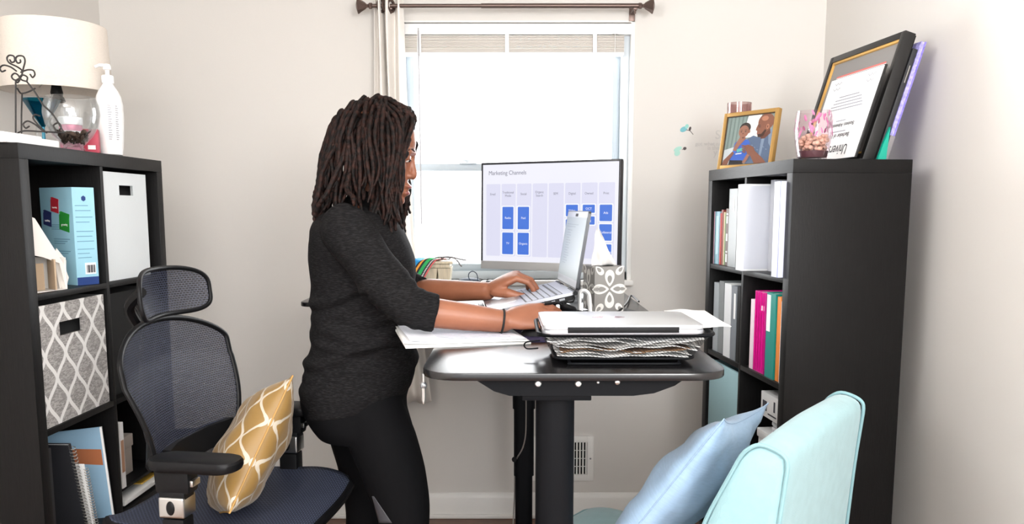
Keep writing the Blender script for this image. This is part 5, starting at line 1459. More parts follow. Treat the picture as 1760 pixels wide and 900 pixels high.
# ------------------------------------------------------------------ office chair
OM = Matrix.Translation((-.655, 1.94, 0)) @ Matrix.Rotation(R(-8), 4, 'Z')
oc = thing('office_chair', 'black mesh office chair with headrest and a yellow cushion', 'chair', OM)
m_net = bpy.data.materials.new('navy_black_mesh_weave'); m_net.use_nodes = True
def weave(m, ax, base, light, alpha, sc_):
    nt = m.node_tree; b = nt.nodes['Principled BSDF']
    tc = nt.nodes.new('ShaderNodeTexCoord'); sp = nt.nodes.new('ShaderNodeSeparateXYZ'); nt.links.new(tc.outputs['Object'], sp.inputs[0])
    cb_ = nt.nodes.new('ShaderNodeCombineXYZ'); nt.links.new(sp.outputs['XYZ'.index(ax[0])], cb_.inputs[0]); nt.links.new(sp.outputs['XYZ'.index(ax[1])], cb_.inputs[1])
    br = nt.nodes.new('ShaderNodeTexBrick'); nt.links.new(cb_.outputs[0], br.inputs['Vector'])
    br.inputs['Scale'].default_value = sc_; br.inputs['Brick Width'].default_value = 1.0; br.inputs['Row Height'].default_value = .62
    br.inputs['Mortar Size'].default_value = .11; br.inputs['Mortar Smooth'].default_value = .3
    br.inputs['Color1'].default_value = rgb(base); br.inputs['Color2'].default_value = rgb(base); br.inputs['Mortar'].default_value = rgb(light)
    nt.links.new(br.outputs['Color'], b.inputs['Base Color']); b.inputs['Roughness'].default_value = .6; b.inputs['Specular IOR Level'].default_value = .25
    bp_ = nt.nodes.new('ShaderNodeBump'); bp_.inputs['Strength'].default_value = .5; bp_.inputs['Distance'].default_value = .002
    nt.links.new(br.outputs['Fac'], bp_.inputs['Height']); nt.links.new(bp_.outputs[0], b.inputs['Normal'])
    b.inputs['Alpha'].default_value = alpha
weave(m_net, 'YZ', '0e101b', '3d4358', .80, 115)
m_net2 = bpy.data.materials.new('navy_black_seat_weave'); m_net2.use_nodes = True
weave(m_net2, 'XY', '10131f', '4c5368', 1.0, 110)

def back_f(s, v):
    """s -1..1 across, v 0..1 up"""
    z = .665 + .375 * v
    w_ = .165 + .070 * min(1, v * 1.35) ** .8
    if v > .87: w_ *= (max(0, 1 - ((v - .87) / .13) ** 2.6)) ** (1 / 2.6)
    if v < .10: w_ *= (max(0, 1 - ((.10 - v) / .10) ** 3 * .6)) ** (1 / 3)
    e_ = (w_ * s / .235) ** 2
    x = -.135 - .062 * v + .022 * sin(pi * min(1, v * 1.3)) + .05 * e_
    return V(x - .007, w_ * s - .012, z - .04 * e_ * v)
q = MB(OM); q.surf(lambda u, v: back_f(2 * u - 1, 1 - (1 - .9999 * v) ** 1.8), 24, 48); q.build('backrest_mesh', m_net, oc, 70)
bv = [1 - (1 - t / 60) ** 2.6 for t in range(60)]
ol = [back_f(-1, t) for t in bv] + [back_f(0, .99999)] + [back_f(1, t) for t in bv[::-1]]
ol += [ol[0]]
q = MB(OM); q.tube(ol, .006, 10, flat=1.2); q.build('backrest_frame', m_black_plastic, oc)
sp = MB(OM)
sp.tube(spline([V(-.10, 0, .55), V(-.19, 0, .62), V(-.245, 0, .78), V(-.24, 0, .95), V(-.225, 0, 1.03)], 6), .024, 10, flat=.6)
sp.tube([V(-.24, 0, .75), V(-.15, -.15, .72)], .012, 8); sp.tube([V(-.24, 0, .75), V(-.15, .15, .72)], .012, 8)
sp.build('spine_bracket', m_black_plastic, oc)
q = MB(OM); q.rings([[V(-.155 + .02 * k + .035 * s * s, s * .15, .70 + .06 * t) for s, t in ((-1, 0), (-.5, -.05), (0, -.1), (.5, -.05), (1, 0), (1, 1), (.5, .95), (0, .9), (-.5, .95), (-1, 1))] for k in (0, 1)]); q.build('lumbar_pad', m_black_plastic, oc)

HRC = V(-.193, -.025, 1.100)
def head_f(s, t):
    """s -1..1 across, t -1..1 up, outline a superellipse"""
    k = (abs(s) ** 3.2)
    h = .060 * (max(0, 1 - k)) ** (1 / 3.2)
    t2 = t * h / .060
    return HRC + V(.055 * s * s - .006 * t2 + .012 * t2 * t2, .152 * s, h * t - .010 * (1 - s * s) * (t < 0) * -t * -1 + .004 * (1 - s * s))
q = MB(OM); q.surf(lambda u, v: head_f(-cos(pi * u), 2 * v - 1), 40, 12); q.build('headrest_mesh', m_net, oc, 70)
ss = [-cos(pi * k / 40) for k in range(41)]
ss = [(abs(x) ** (2 / 3.2)) * (1 if x > 0 else -1) for x in ss]
hl = [head_f(s, 1) for s in ss] + [head_f(s, -1) for s in ss[::-1][1:-1]]
q = MB(OM); q.tube(hl + [hl[0]], .0055, 10); q.build('headrest_frame', m_black_plastic, oc)
q = MB(OM)
q.tube(spline([V(-.225, 0, 1.02), V(-.25, 0, 1.07), V(-.262, 0, 1.085), V(-.245, -.01, 1.09)], 6), .016, 10, flat=.7)
q.tube(spline([V(-.22, -.06, 1.03), V(-.215, -.10, 1.08), V(-.16, -.135, 1.12)], 5), .012, 8)
q.build('headrest_bracket', m_black_plastic, oc)

SZ = .596
def seat_f(u, v):
    x = -.235 + .425 * u; s = 2 * v - 1
    w_ = .245 * (1 - .10 * (1 - u)) * (1 - max(0, abs(u - .5) * 2 - .8) ** 2 * 3.2)
    return V(x, w_ * s, SZ + .018 * s ** 4 - .012 * sin(pi * u) - .05 * max(0, u - .72) ** 2 * 9)
q = MB(OM); q.surf(seat_f, 30, 26); q.build('seat_mesh', m_net2, oc, 70, solid=.006)
se = [seat_f(k / 20, 0) for k in range(21)] + [seat_f(1, k / 12) for k in range(1, 13)] + [seat_f(1 - k / 20, 1) for k in range(1, 21)] + [seat_f(0, 1 - k / 12) for k in range(1, 13)]
q = MB(OM); q.tube([p + V(0, 0, -.012) for p in se], .014, 8); q.build('seat_frame', m_black_plastic, oc)
q = MB(OM); q.box((-.16, -.14, SZ - .12), (.12, .14, SZ - .06), .02); q.box((-.10, -.26, SZ - .09), (-.03, .26, SZ - .065), .008); q.build('tilt_mechanism', m_black_plastic, oc)
q = MB(OM); q.cyl(V(-.02, 0, .12), V(-.02, 0, SZ - .1), .028, .028); q.cyl(V(-.02, 0, .1), V(-.02, 0, .30), .036, .036); q.build('gas_column', m_black_metal, oc)
for s in (-1, 1):
    y = .243 * s; pcx = .012 if s < 0 else -.066; OA = OM @ Matrix.Translation((.05 if s > 0 else 0, 0, 0))
    q = MB(OA); q.box((-.06, y - .022, .47), (-.010, y + .022, .645), .006); q.box((-.055, min(y, y - .14 * s), .47), (-.015, max(y, y - .14 * s), .49), .006); aup = q.build('armrest_upright', m_black_plastic, oc)
    q = MB(OA)
    pts = rrect(.205, .082, .036, 8, pcx, y)
    rings = []
    for z, k in ((0, .90), (.004, .97), (.012, 1), (.022, 1), (.028, .96), (.031, .86)):
        rings.append([V(pcx + (x - pcx) * k, y + (yy - y) * k, .752 + z * .85 + .010 * max(0, (-.02 - x)) * 1.2) for x, yy in pts])
    q.rings(rings); q.build('armrest_pad', m_black_plastic, aup, 30)
    q = MB(OA); q.box((-.073, y - .022, .700), (.005, y + .022, .755), .008)
    q.box((-.064, y - .022, .685), (-.006, y + .022, .705), .004)
    q.build('armrest_post', m_black_plastic, aup)
    q = MB(OA); q.box((-.064, y - .026, .648), (-.006, y + .026, .694), .005, 3); q.build('armrest_collar', m_chrome, aup)
    q = MB(OA); q.ell(V(-.036, y - .0255, .671), (.010, .004, .016)); q.build('height_button', m_black_plastic, aup)
    q = MB(OA); q.box((.004, y - .016, .716), (.012, y + .016, .730), .002); q.build('pivot_cap', m_chrome, aup)
for k in range(5):
    a = 2 * pi * k / 5 + .3
    e = V(-.02 + .29 * cos(a), .29 * sin(a), .085)
    q = MB(OM); q.tube([V(-.02, 0, .125), V(-.02, 0, .125).lerp(e, .5) + V(0, 0, -.004), e], [.03, .024, .016], 10); q.build('base_leg', m_black_plastic, oc)
    q = MB(OM)
    t = V(-sin(a), cos(a), 0)
    for s in (-1, 1):
        cpt = V(e.x, e.y, .028) + t * .016 * s
        q.tube([cpt - t * .009, cpt + t * .009], .028, 16)
    q.tube([V(e.x, e.y, .03), V(e.x, e.y, .09)], .008, 8); q.build('caster', m_black_plastic, oc)

# ------------------------------------------------------------------ cushions
def pillow_mesh(M, w_, h_, t_, n=28, pinch=.09, seed=1, wr=.006, sag=0.0):
    q = MB(M); rr = random.Random(seed); ox = rr.uniform(0, 50)
    def f(sg):
        def g_(u, v):
            a, b = 2 * u - 1, 2 * v - 1
            th = (max(0, 1 - a * a) ** .55) * (max(0, 1 - b * b) ** .55)
            x = a * w_ / 2 * (1 - pinch * (1 - b * b) * a * a); y = b * h_ / 2 * (1 - pinch * (1 - a * a) * b * b)
            z = sg * t_ / 2 * th + wr * th * noise.noise(V(a * 2.2 + ox, b * 2.2, sg * 3)) + wr * .6 * (1 - th) * noise.noise(V(a * 6 + ox, b * 6, sg)) * (1 - max(abs(a), abs(b)) ** 8)
            y -= sag * (1 - a * a) * max(0, b)
            return V(x, y, z)
        return g_
    q.surf(f(1), n, n); q.surf(f(-1), n, n)
    bmesh.ops.remove_doubles(q.bm, verts=q.bm.verts[:], dist=1e-5)
    return q, f(1)
m_yel = ogee('gold_trellis_satin', 'b3aa9b', '866836', .029, .098, .065, 'xy', 0.42)
nodes_of(m_yel)[1].inputs['Sheen Weight'].default_value = .15
cb0, cb1 = at(378, 884, 1.86), at(472, 682, 2.02)
cu_ = (cb1 - cb0); chh = cu_.length + .01; cu_.normalize()
cw_ = V(-.42, .82, -.3); cw_ = (cw_ - cu_ * cw_.dot(cu_)).normalized()
cnz = cw_.cross(cu_)
CMx = frame((cb0 + cb1) / 2 + cu_ * .012, cw_, cu_, cnz)
yc = thing('yellow_cushion', 'mustard yellow cushion with white trellis pattern standing on the office chair', 'cushion', CMx)
q, f_ = pillow_mesh(CMx, .31, chh + .02, .145, seed=4, wr=.016, pinch=.05)
q.build('cushion_cover', m_yel, yc, 180)
q = MB(CMx); pts = [f_(k / 24, 0) for k in range(25)] + [f_(1, k / 24) for k in range(1, 25)] + [f_(1 - k / 24, 1) for k in range(1, 25)] + [f_(0, 1 - k / 24) for k in range(1, 25)]
q.tube(pts, .0022, 6); q.build('seam', mat('gold_seam', 'ab8446', 0.6), yc)

# ------------------------------------------------------------------ aqua slipper chair
SCo = V(.814, 1.873, 0)
SCM = frame(SCo, (-.804, .596, 0), (-.596, -.804, 0), (0, 0, 1))
ac_ = thing('slipper_chair', 'light aqua upholstered slipper chair turned away from the camera', 'armchair', SCM)
m_aquaf = mat('aqua_upholstery', '8bafb5', 0.85, bump=0.12, bscale=420, var=0.04, vscale=30, sheen=.25)
m_aquap = mat('aqua_piping', '80a4aa', 0.85)
CWd = .547
prof = [(.035, .32), (.018, .5), (.004, .70), (-.006, .80), (-.010, .845), (-.004, .862), (.016, .872), (.042, .876), (.062, .866), (.078, .848), (.094, .815), (.118, .765), (.143, .71), (.165, .64), (.182, .56), (.195, .46), (.20, .40), (.20, .32)]
cxp = sum(p[0] for p in prof) / len(prof); czp = sum(p[1] for p in prof) / len(prof)
q = MB(SCM); rings = []
for y, k, up in ((0, .955, -.004), (.006, .985, -.001), (.018, 1, 0), (.08, 1.0, .002), (.2, 1.0, .006), (CWd / 2, 1.0, .008), (CWd - .2, 1.0, .006), (CWd - .08, 1.0, .002), (CWd - .018, 1, 0), (CWd - .006, .985, -.001), (CWd, .955, -.004)):
    rings.append([V(cxp + (x - cxp) * (k if k == 1 else k - .03), y, czp + (z - czp) * k + (up if z > .7 else 0)) for x, z in prof])
q.rings(rings); q.build('backrest', m_aquaf, ac_, 50, sub=1)
for y in (.006, CWd - .006):
    pts = [V(cxp + (x - cxp) * .99, y + (-.003 if y < .1 else .003), czp + (z - czp) * .99) for x, z in prof]
    q = MB(SCM); q.tube(spline(pts, 3) , .0042, 8); q.build('piping', m_aquap, ac_)
# button tufts on the front
for (y, z) in ((.16, .72), (.39, .72), (.27, .64)):
    q = MB(SCM); q.ell(V(.145 + (.72 - z) * .3, y, z), (.008, .013, .013)); q.build('button', m_aquap, ac_)
# seat
q = MB(SCM); sx0_, sx1_ = .14, .715
def seat_ring(z, k, y0=-.02, y1=CWd + .02):
    out = []
    for (x, y) in rrect(sx1_ - sx0_, y1 - y0, .05, 7, (sx0_ + sx1_) / 2, (y0 + y1) / 2):
        s = (y - (y0 + y1) / 2) / ((y1 - y0) / 2)
        xx = x + (.05 * (1 - s * s) if x > .5 else 0)
        cxx, cyy2 = (sx0_ + sx1_) / 2, (y0 + y1) / 2
        out.append(V(cxx + (xx - cxx) * k, cyy2 + (y - cyy2) * k, z))
    return out
q.rings([seat_ring(.27, .97), seat_ring(.28, .995), seat_ring(.36, 1.0), seat_ring(.42, 1.0), seat_ring(.438, .99), seat_ring(.452, .95), seat_ring(.463, .82), seat_ring(.469, .55), seat_ring(.470, .2)])
q.build('seat', m_aquaf, ac_, 50, sub=1)
pr2 = seat_ring(.436, 1.0); q = MB(SCM); q.tube(pr2 + [pr2[0]], .0042, 8); q.build('piping', m_aquap, ac_)
m_dwood = mat('dark_walnut', '3b271d', 0.4)
for x, y in ((.05, .03), (.05, CWd - .03), (.66, .0), (.66, CWd)):
    q = MB(SCM); q.rings([[V(x + a * k, y + b_ * k, z) for a, b_ in ((-1, -1), (1, -1), (1, 1), (-1, 1))] for z, k in ((0, .013), (.30, .022))]); q.build('leg', m_dwood, ac_)

P1, P2_, P3 = V(.135, .485, .895), V(.190, .09, .840), V(.385, .505, .52)
pxv = (P2_ - P1); pw = pxv.length + .03; pxv.normalize()
pyv = (P1 - P3); pyv = (pyv - pxv * pyv.dot(pxv)); pyv.normalize(); phh = .47
pctr = (P1 + P2_) / 2 - pyv * (phh / 2 - .004)
BPM = SCM @ frame(pctr, pxv, pyv, pxv.cross(pyv))
m_bluef = mat('dusty_blue_linen', '8ca6c0', 0.85, bump=0.15, bscale=500, var=0.05, vscale=40, stretch=(1, 6, 1), sheen=.15)
bp2 = thing('blue_cushion', 'dusty blue linen cushion leaning on the aqua chair back', 'cushion', BPM)
q, f_ = pillow_mesh(BPM, pw, phh, .135, seed=9, wr=.022, sag=.03, pinch=.015)
q.build('cushion_cover', m_bluef, bp2, 180)
q = MB(BPM); pts = [f_(k / 28, 0) for k in range(29)] + [f_(1, k / 28) for k in range(1, 29)] + [f_(1 - k / 28, 1) for k in range(1, 29)] + [f_(0, 1 - k / 28) for k in range(1, 29)]
q.tube(pts, .0014, 6); q.build('seam', m_bluef, bp2)
# ------------------------------------------------------------------ the woman at the desk
YC = 2.2
PX = FPX / 2.2
pe = thing('person', 'woman with long dark locs in charcoal top and black leggings standing at the desk', 'person', V(-.36, YC, 0))
m_skin = mat('brown_skin', '8b573f', 0.45, bump=0.04, bscale=300, var=0.05, vscale=25)
m_shirt = mat('charcoal_heather_jersey', '2b2a2b', 0.85, spec=.1)
nt, b = nodes_of(m_shirt)
tc = nt.nodes.new('ShaderNodeTexCoord'); mpn = nt.nodes.new('ShaderNodeMapping'); mpn.inputs['Scale'].default_value = (1, 1, 7)
nz = nt.nodes.new('ShaderNodeTexNoise'); nz.inputs['Scale'].default_value = 80; nz.inputs['Detail'].default_value = 5
rp = nt.nodes.new('ShaderNodeValToRGB'); e = rp.color_ramp.elements
e[0].position = .45; e[0].color = rgb('121112'); e[1].position = .72; e[1].color = rgb('282728')
nt.links.new(tc.outputs['Object'], mpn.inputs[0]); nt.links.new(mpn.outputs[0], nz.inputs['Vector']); nt.links.new(nz.outputs['Fac'], rp.inputs[0]); nt.links.new(rp.outputs[0], b.inputs['Base Color'])
m_legg = mat('black_legging_knit', '0d0d0f', 0.8, spec=.1)
m_hair = mat('dark_brown_locs', '1f1310', 0.65, spec=.2, bump=0.6, bscale=200, var=0.55, vscale=75)

nt, b = nodes_of(m_hair)
rpn = [n for n in nt.nodes if n.type == 'VALTORGB'][0]
rpn.color_ramp.elements[0].position = .42; rpn.color_ramp.elements[1].position = .82
rpn.color_ramp.elements[0].color = rgb('0b0706'); rpn.color_ramp.elements[1].color = rgb('3a2019')
def ring(v, ub, uf, hw, vb=None, vf=None, k=1.0, n=40, yc=YC, e_=2.35, tp=1.0):
    """body section at picture row v between back column ub and front column uf, half width hw"""
    pb_, pf_ = at(ub, vb or v, yc), at(uf, vf or v, yc)
    cx_, rx = (pb_.x + pf_.x) / 2, (pf_.x - pb_.x) / 2 * k
    out = []
    for i in range(n):
        a = 2 * pi * i / n
        ca, sa = cos(a), sin(a)
        px = abs(ca) ** (2 / e_) * (1 if ca > 0 else -1); py = abs(sa) ** (2 / e_) * (1 if sa > 0 else -1)
        t = (px + 1) / 2
        out.append(V(cx_ + rx * px, yc + hw * k * py, pb_.z + (pf_.z - pb_.z) * t ** tp))
    return out
TORSO = [(350, 596, 652, .060), (357, 578, 662, .090), (366, 560, 672, .135), (378, 547, 681, .165), (395, 540, 692, .178), (420, 537, 704, .176), (445, 537, 713, .170), (468, 538, 715, .162),
         (500, 540, 713, .152), (535, 541, 711, .146), (570, 540, 712, .146), (605, 536, 714, .154), (635, 526, 712, .166)]
def torso(mb, k, tail):
    mb.rings([ring(*r, k=k) for r in TORSO + tail])
def limb(mb, pts, rad, seg=18, flat=1.0, up=None, cut=False):
    n = 5
    P = spline(pts, n); RR = []
    for i in range(len(rad) - 1): RR += [rad[i] + (rad[i + 1] - rad[i]) * (j / n) for j in range(n)]
    RR.append(rad[-1])
    if cut:
        t0 = (P[0] - P[1]).normalized()
        P = [P[0] + t0 * RR[0] * .97, P[0] + t0 * RR[0] * .7] + P; RR = [RR[0] * .25, RR[0] * .7] + RR
    mb.tube(P, RR, seg, round_ends=not cut, flat=flat, up=up)

# joints
nS, nE, nW = at(592, 392, 2.035), at(700, 532, 1.945), at(866, 552, 1.975)
fS, fE, fW = at(612, 392, 2.365), at(702, 499, 2.40), at(838, 500, 2.275)
nHip, nKn = at(630, 690, 2.11), at(694, 885, 2.10)
fHip, fKn = at(612, 690, 2.29), at(636, 885, 2.30)
nAn, fAn = V(nKn.x - .03, 2.09, .085), V(fKn.x - .075, 2.31, .085)

# ---- head frame
HC_ = at(652, 262, YC)
tl = R(12)
hf = V(cos(tl), 0, -sin(tl)); hu = V(sin(tl), 0, cos(tl)); hl_ = V(0, 1, 0)
HM = frame(HC_, hf, hl_, hu)
def head(mb):
    T = HM
    # (up, front, back, half width, exponent)
    secs = [(.112, .022, -.045, .022, 2), (.106, .046, -.066, .044, 2.1), (.092, .068, -.084, .060, 2.2), (.07, .083, -.095, .070, 2.3), (.045, .0905, -.100, .075, 2.3), (.022, .0915, -.100, .0765, 2.3),
            (.004, .0865, -.098, .0755, 2.3), (-.02, .0865, -.090, .0735, 2.3), (-.045, .0875, -.075, .069, 2.3), (-.065, .0885, -.052, .063, 2.3), (-.082, .0875, -.028, .056, 2.3), (-.098, .0845, -.010, .047, 2.3), (-.112, .080, .012, .034, 2.2), (-.121, .066, .028, .018, 2)]
    rings = []
    for u_, f_, b_, w_, e_ in secs:
        c_, r_ = (f_ + b_) / 2, (f_ - b_) / 2
        rg = []
        for i in range(36):
            a = 2 * pi * i / 36
            x = c_ + r_ * abs(cos(a)) ** (2 / e_) * (1 if cos(a) > 0 else -1)
            y = w_ * abs(sin(a)) ** (2 / e_) * (1 if sin(a) > 0 else -1)
            if cos(a) > 0: y *= 1 - .16 * cos(a) ** 2
            rg.append(T @ V(x, y, u_))
        rings.append(rg)
    mb.rings(rings)
    T3 = T.to_3x3()
    # brow ridge, nose, lips, chin, cheeks, ears
    mb.tube([T @ V(.080, -.04, .018), T @ V(.088, 0, .016), T @ V(.080, .04, .018)], [.010, .009, .010], 10, round_ends=True)
    mb.tube([T @ V(.086, 0, .010), T @ V(.092, 0, -.012), T @ V(.099, 0, -.034), T @ V(.0985, 0, -.042)], [.0065, .0075, .010, .0105], 12, round_ends=True)
    for s in (-1, 1): mb.ell(T @ V(.0895, .0125 * s, -.044), (.0115, .008, .0085), T)
    mb.ell(T @ V(.0885, 0, -.071), (.0115, .022, .0085), T); mb.ell(T @ V(.0865, 0, -.0895), (.0115, .019, .0095), T)
    mb.ell(T @ V(.077, 0, -.112), (.014, .018, .012), T)
    for s in (-1, 1):
        mb.ell(T @ V(.062, .046 * s, -.028), (.022, .017, .024), T)
        mb.ell(T @ V(-.008, .077 * s, -.012), (.018, .007, .030), T)
        mb.ell(T @ V(.079, .032 * s, .0), (.010, .015, .009), T)
def hand(mb, W, d, n, s_thumb, curls, thumb, scale=1.0, spread=6):
    """W wrist, d towards the fingers, n out of the back of the hand, thumb on the side l"""
    d = d.normalized(); n = (n - d * n.dot(d)).normalized(); l = s_thumb * d.cross(n)
    pts = lambda a, b_, c_: W + (d * a + l * b_ + n * c_) * scale
    # palm: ovals from wrist to knuckles
    rings = []
    for a, wd, th, c_ in ((-.004, .024, .017, 0), (.012, .027, .0175, .0), (.03, .035, .0165, .001), (.055, .040, .0145, .002), (.078, .041, .0125, .001), (.09, .036, .009, -.001)):
        rings.append([pts(a, wd * cos(2 * pi * k / 20) * .98, c_ + th * sin(2 * pi * k / 20)) for k in range(20)])
    mb.rings(rings)
    for i, (off, ln, r_) in enumerate(((.028, .070, .0088), (.0095, .078, .009), (-.0095, .072, .0086), (-.0275, .056, .0076))):
        c1, c2, c3 = [R(x) for x in curls[i]]
        sp_ = R(spread * (1.5 - i))
        dd = (d * cos(sp_) + l * sin(sp_)).normalized()
        def rot(a): return dd * cos(a) - n * sin(a)
        p0 = pts(.062, off * .9, .001); p1 = pts(.086 - abs(off - .0095) * .18, off * 1.02, .001)
        p2 = p1 + rot(c1) * ln * .44 * scale; p3 = p2 + rot(c1 + c2) * ln * .31 * scale; p4 = p3 + rot(c1 + c2 + c3) * ln * .25 * scale
        mb.tube([p0, p1, p1.lerp(p2, .5), p2, p2.lerp(p3, .5), p3, p4], [r_ * .95 * scale, r_ * 1.08 * scale, r_ * .95 * scale, r_ * 1.0 * scale, r_ * .88 * scale, r_ * .9 * scale, r_ * .72 * scale], 12, round_ends=True)
    t0 = pts(.018, .024, -.006); t1 = pts(*thumb[0]); t2 = pts(*thumb[1]); t3 = pts(*thumb[2])
    mb.tube([t0, t1, t1.lerp(t2, .5), t2, t3], [.0135 * scale, .0125 * scale, .0105 * scale, .0105 * scale, .0078 * scale], 12, round_ends=True)
    return t2, t3
bd = MB()
torso(bd, .93, [(665, 524, 703, .160), (690, 532, 692, .155), (720, 552, 690, .135)])
limb(bd, [at(632, 372, YC), at(636, 345, YC), at(644, 310, YC)], [.058, .050, .052])
head(bd)
limb(bd, [nS, nS.lerp(nE, .5), nE, nE.lerp(nW, .28), nE.lerp(nW, .6), nW], [.046, .038, .030, .0365,   .034, .027])
limb(bd, [fS, fS.lerp(fE, .5), fE, fE.lerp(fW, .28), fE.lerp(fW, .6), fW], [.046, .038, .030, .035, .031, .0255])
# near (right) hand, back of the hand turned up and to the camera, over the mouse
nd_ = V(1, .10, .10); nn_ = V(.02, -.62, .78)
hand(bd, nW + V(.004, 0, .004), nd_, nn_, -1 if nd_.cross(nn_).z < 0 else 1, [(22, 22, 14), (22, 22, 14), (24, 24, 16), (26, 26, 18)], [(.045, .036, -.012), (.072, .040, -.022), (.096, .038, -.034)], 1.08, 5)
# far (left) hand typing, thumb on the near side
fd_ = V(1, -.14, .52); fn_ = V(-.5, -.16, 1); s_l = 1 if fd_.cross(fn_).y < 0 else -1
ft2, ft3 = hand(bd, fW + V(.002, 0, .002), fd_, fn_, s_l, [(44, 36, 24), (46, 38, 24), (50, 38, 24), (54, 38, 26)], [(.050, .040, -.022), (.080, .044, -.048), (.104, .040, -.066)], 1.10, 5)
for hip, kn, an in ((nHip, nKn, nAn), (fHip, fKn, fAn)):
    limb(bd, [hip, hip.lerp(kn, .5), kn, kn.lerp(an, .3), kn.lerp(an, .65), an], [.070, .066, .054, .050, .040, .032])
    bd.tube([an + V(-.035, 0, -.035), an + V(.02, 0, -.035), an + V(.10, 0, -.055), an + V(.15, 0, -.062)], [.034, .040, .030, .020], 14, round_ends=True)
me = remeshed(bd, .0031, 5, .5, wmat(pe))
link_mesh('body', me, m_skin, pe)

# eyes, lids, brows, lip colour
m_eye = mat('eye_white', 'e8e2dc', 0.2); m_iris = mat('dark_iris', '24140f', 0.15); m_brow = mat('eyebrow_hair', '2a1b17', 0.8); m_lip = mat('muted_rose_lips', '8e5650', 0.4)
for s in (-1, 1):
    q = MB(HM); q.ell(V(.0765, .031 * s, .0005), (.0125, .0135, .0125)); eyo = q.build('eye', m_eye, pe)
    q = MB(HM); q.ell(V(.0865, .031 * s, -.004), (.003, .006, .006)); q.build('iris', m_iris, eyo)
    q = MB(HM); q.tube([V(.081, .050 * s, .020), V(.089, .034 * s, .025), V(.0925, .014 * s, .021)], [.0016, .0028, .002], 8, round_ends=True); q.build('eyebrow', m_brow, pe)
    q = MB(HM)
    for k in range(6): q.tube([V(.0855, (.020 + .0045 * k) * s, -.001), V(.0925, (.020 + .0048 * k) * s, -.005)], [.0005, .0002], 4)
    q.build('eyelashes', m_brow, eyo)
q = MB(HM); q.ell(V(.0915, 0, -.0715), (.0105, .019, .0062)); q.ell(V(.0895, 0, -.089), (.0105, .0165, .0072)); q.build('lips', m_lip, pe)

m_nail = mat('pale_nail', 'd8b3a0', 0.3)
td_ = (ft3 - ft2).normalized()
q = MB(); q.ell(ft3 + V(0, -.0062, .003), (.0065, .0026, .0048)); q.build('thumbnail', m_nail, pe)
# ---- top
sh = MB()
SH_TAIL = [(662, 519, 708, .175), (690, 524, 699, .176)]
sh.rings([ring(*r) for r in TORSO + [(662, 519, 708, .176)]] + [ring(688, 526, 698, .175, 700, 677, tp=.55), ring(695, 530, 694, .172, 714, 682, tp=.55)])
limb(sh, [nS + V(0, .01, .004), nS.lerp(nE, .45), nE.lerp(nS, .12), nE + V(.012, 0, .004), nE.lerp(nW, .295)], [.064, .060, .056, .052, .0455], 22, cut=True)
limb(sh, [fS + V(0, -.01, .004), fS.lerp(fE, .45), fE.lerp(fS, .12), fE + V(.01, 0, .004), fE.lerp(fW, .16)], [.064, .060, .056, .050, .044], 22, cut=True)
limb(sh, [at(628, 368, YC), at(634, 350, YC)], [.066, .060])
me = remeshed(sh, .0046, 8, .6)
nS_, nE_ = nS, nE
for v in me.vertices: pass
me.calc_loop_triangles()
co = [v.co.copy() for v in me.vertices]; no = [v.normal.copy() for v in me.vertices]
axis = (nE - nS).normalized(); fax = (nW - nE).normalized()
for i, v in enumerate(me.vertices):
    p = co[i]
    dsp = 0
    # long soft folds round waist and hip
    wz = max(0, 1 - abs(p.z - 1.0) / .16)
    dsp += .012 * wz * noise.noise(V(p.x * 5, p.y * 5, p.z * 26 + p.x * 9))
    dsp += .007 * min(1, max(0, ((p - nE.lerp(nW, .3)).length - .05) / .12)) * noise.noise(V(p.x * 7 + 5, p.y * 7, p.z * 12))
    for (zf, sl, am, wd, ph_) in ((.985, .10, .010, .012, 0), (.955, -.06, .009, .010, 2), (.93, .14, .010, .013, 4), (1.03, -.12, .007, .012, 1), (1.10, .22, .007, .013, 3), (.885, .05, .006, .012, 5)):
        dz = (p.z - zf - sl * (p.x + .38) - .012 * sin(p.x * 22 + p.y * 9 + ph_)) / wd
        if abs(dz) < 3 and (p - nE).length > .10 and (p - fE).length > .10: dsp += am * (math.exp(-dz * dz) - .8 * math.exp(-(dz + 1.5) ** 2)) * (.5 + .5 * sin(p.x * 13 + p.y * 5 + ph_))
    # gathers round the sleeve near the elbow
    for S0, E0, W0 in ((nS, nE, nW), (fS, fE, fW)):
        t = (p - E0).length
        if t < .14:
            a = (p - E0).dot((W0 - S0).normalized())
            dsp += .0032 * (1 - t / .14) * max(0, min(1, (.24 - (p - E0).dot(W0 - E0) / (W0 - E0).length_squared) / .15)) * sin(a * 210 + 3 * noise.noise(p * 14))
    v.co = p + no[i] * dsp
me.transform(wmat(pe).inverted())
link_mesh('long_sleeve_top', me, m_shirt, pe)
# seam lines of the top
tree = None

# ---- leggings
lg = MB()
lg.rings([ring(640, 527, 708, .160), ring(662, 521, 704, .170), ring(685, 522, 697, .174), ring(705, 529, 698, .172), ring(725, 541, 704, .166), ring(742, 553, 710, .150)])
limb(lg, [at(634, 700, 2.115), at(660, 762, 2.11), at(680, 822, 2.105), nKn + V(.0, 0, 0), nKn.lerp(nAn, .3), nKn.lerp(nAn, .7), nAn + V(0, 0, .03)], [.088, .089, .083, .070, .060, .048, .040], 24)
limb(lg, [at(604, 698, 2.285), at(624, 762, 2.29), at(634, 822, 2.295), fKn, fKn.lerp(fAn, .3), fKn.lerp(fAn, .7), fAn + V(0, 0, .03)], [.090, .088, .080, .070, .060, .048, .040], 24)
me = remeshed(lg, .006, 10, .6)
bm_ = bmesh.new(); bm_.from_mesh(me); tree = bvhtree.BVHTree.FromBMesh(bm_); bm_.free()
me.transform(wmat(pe).inverted())
link_mesh('leggings', me, m_legg, pe)
m_panel = mat('grey_mesh_knit_panel', '4b4b50', 0.6)
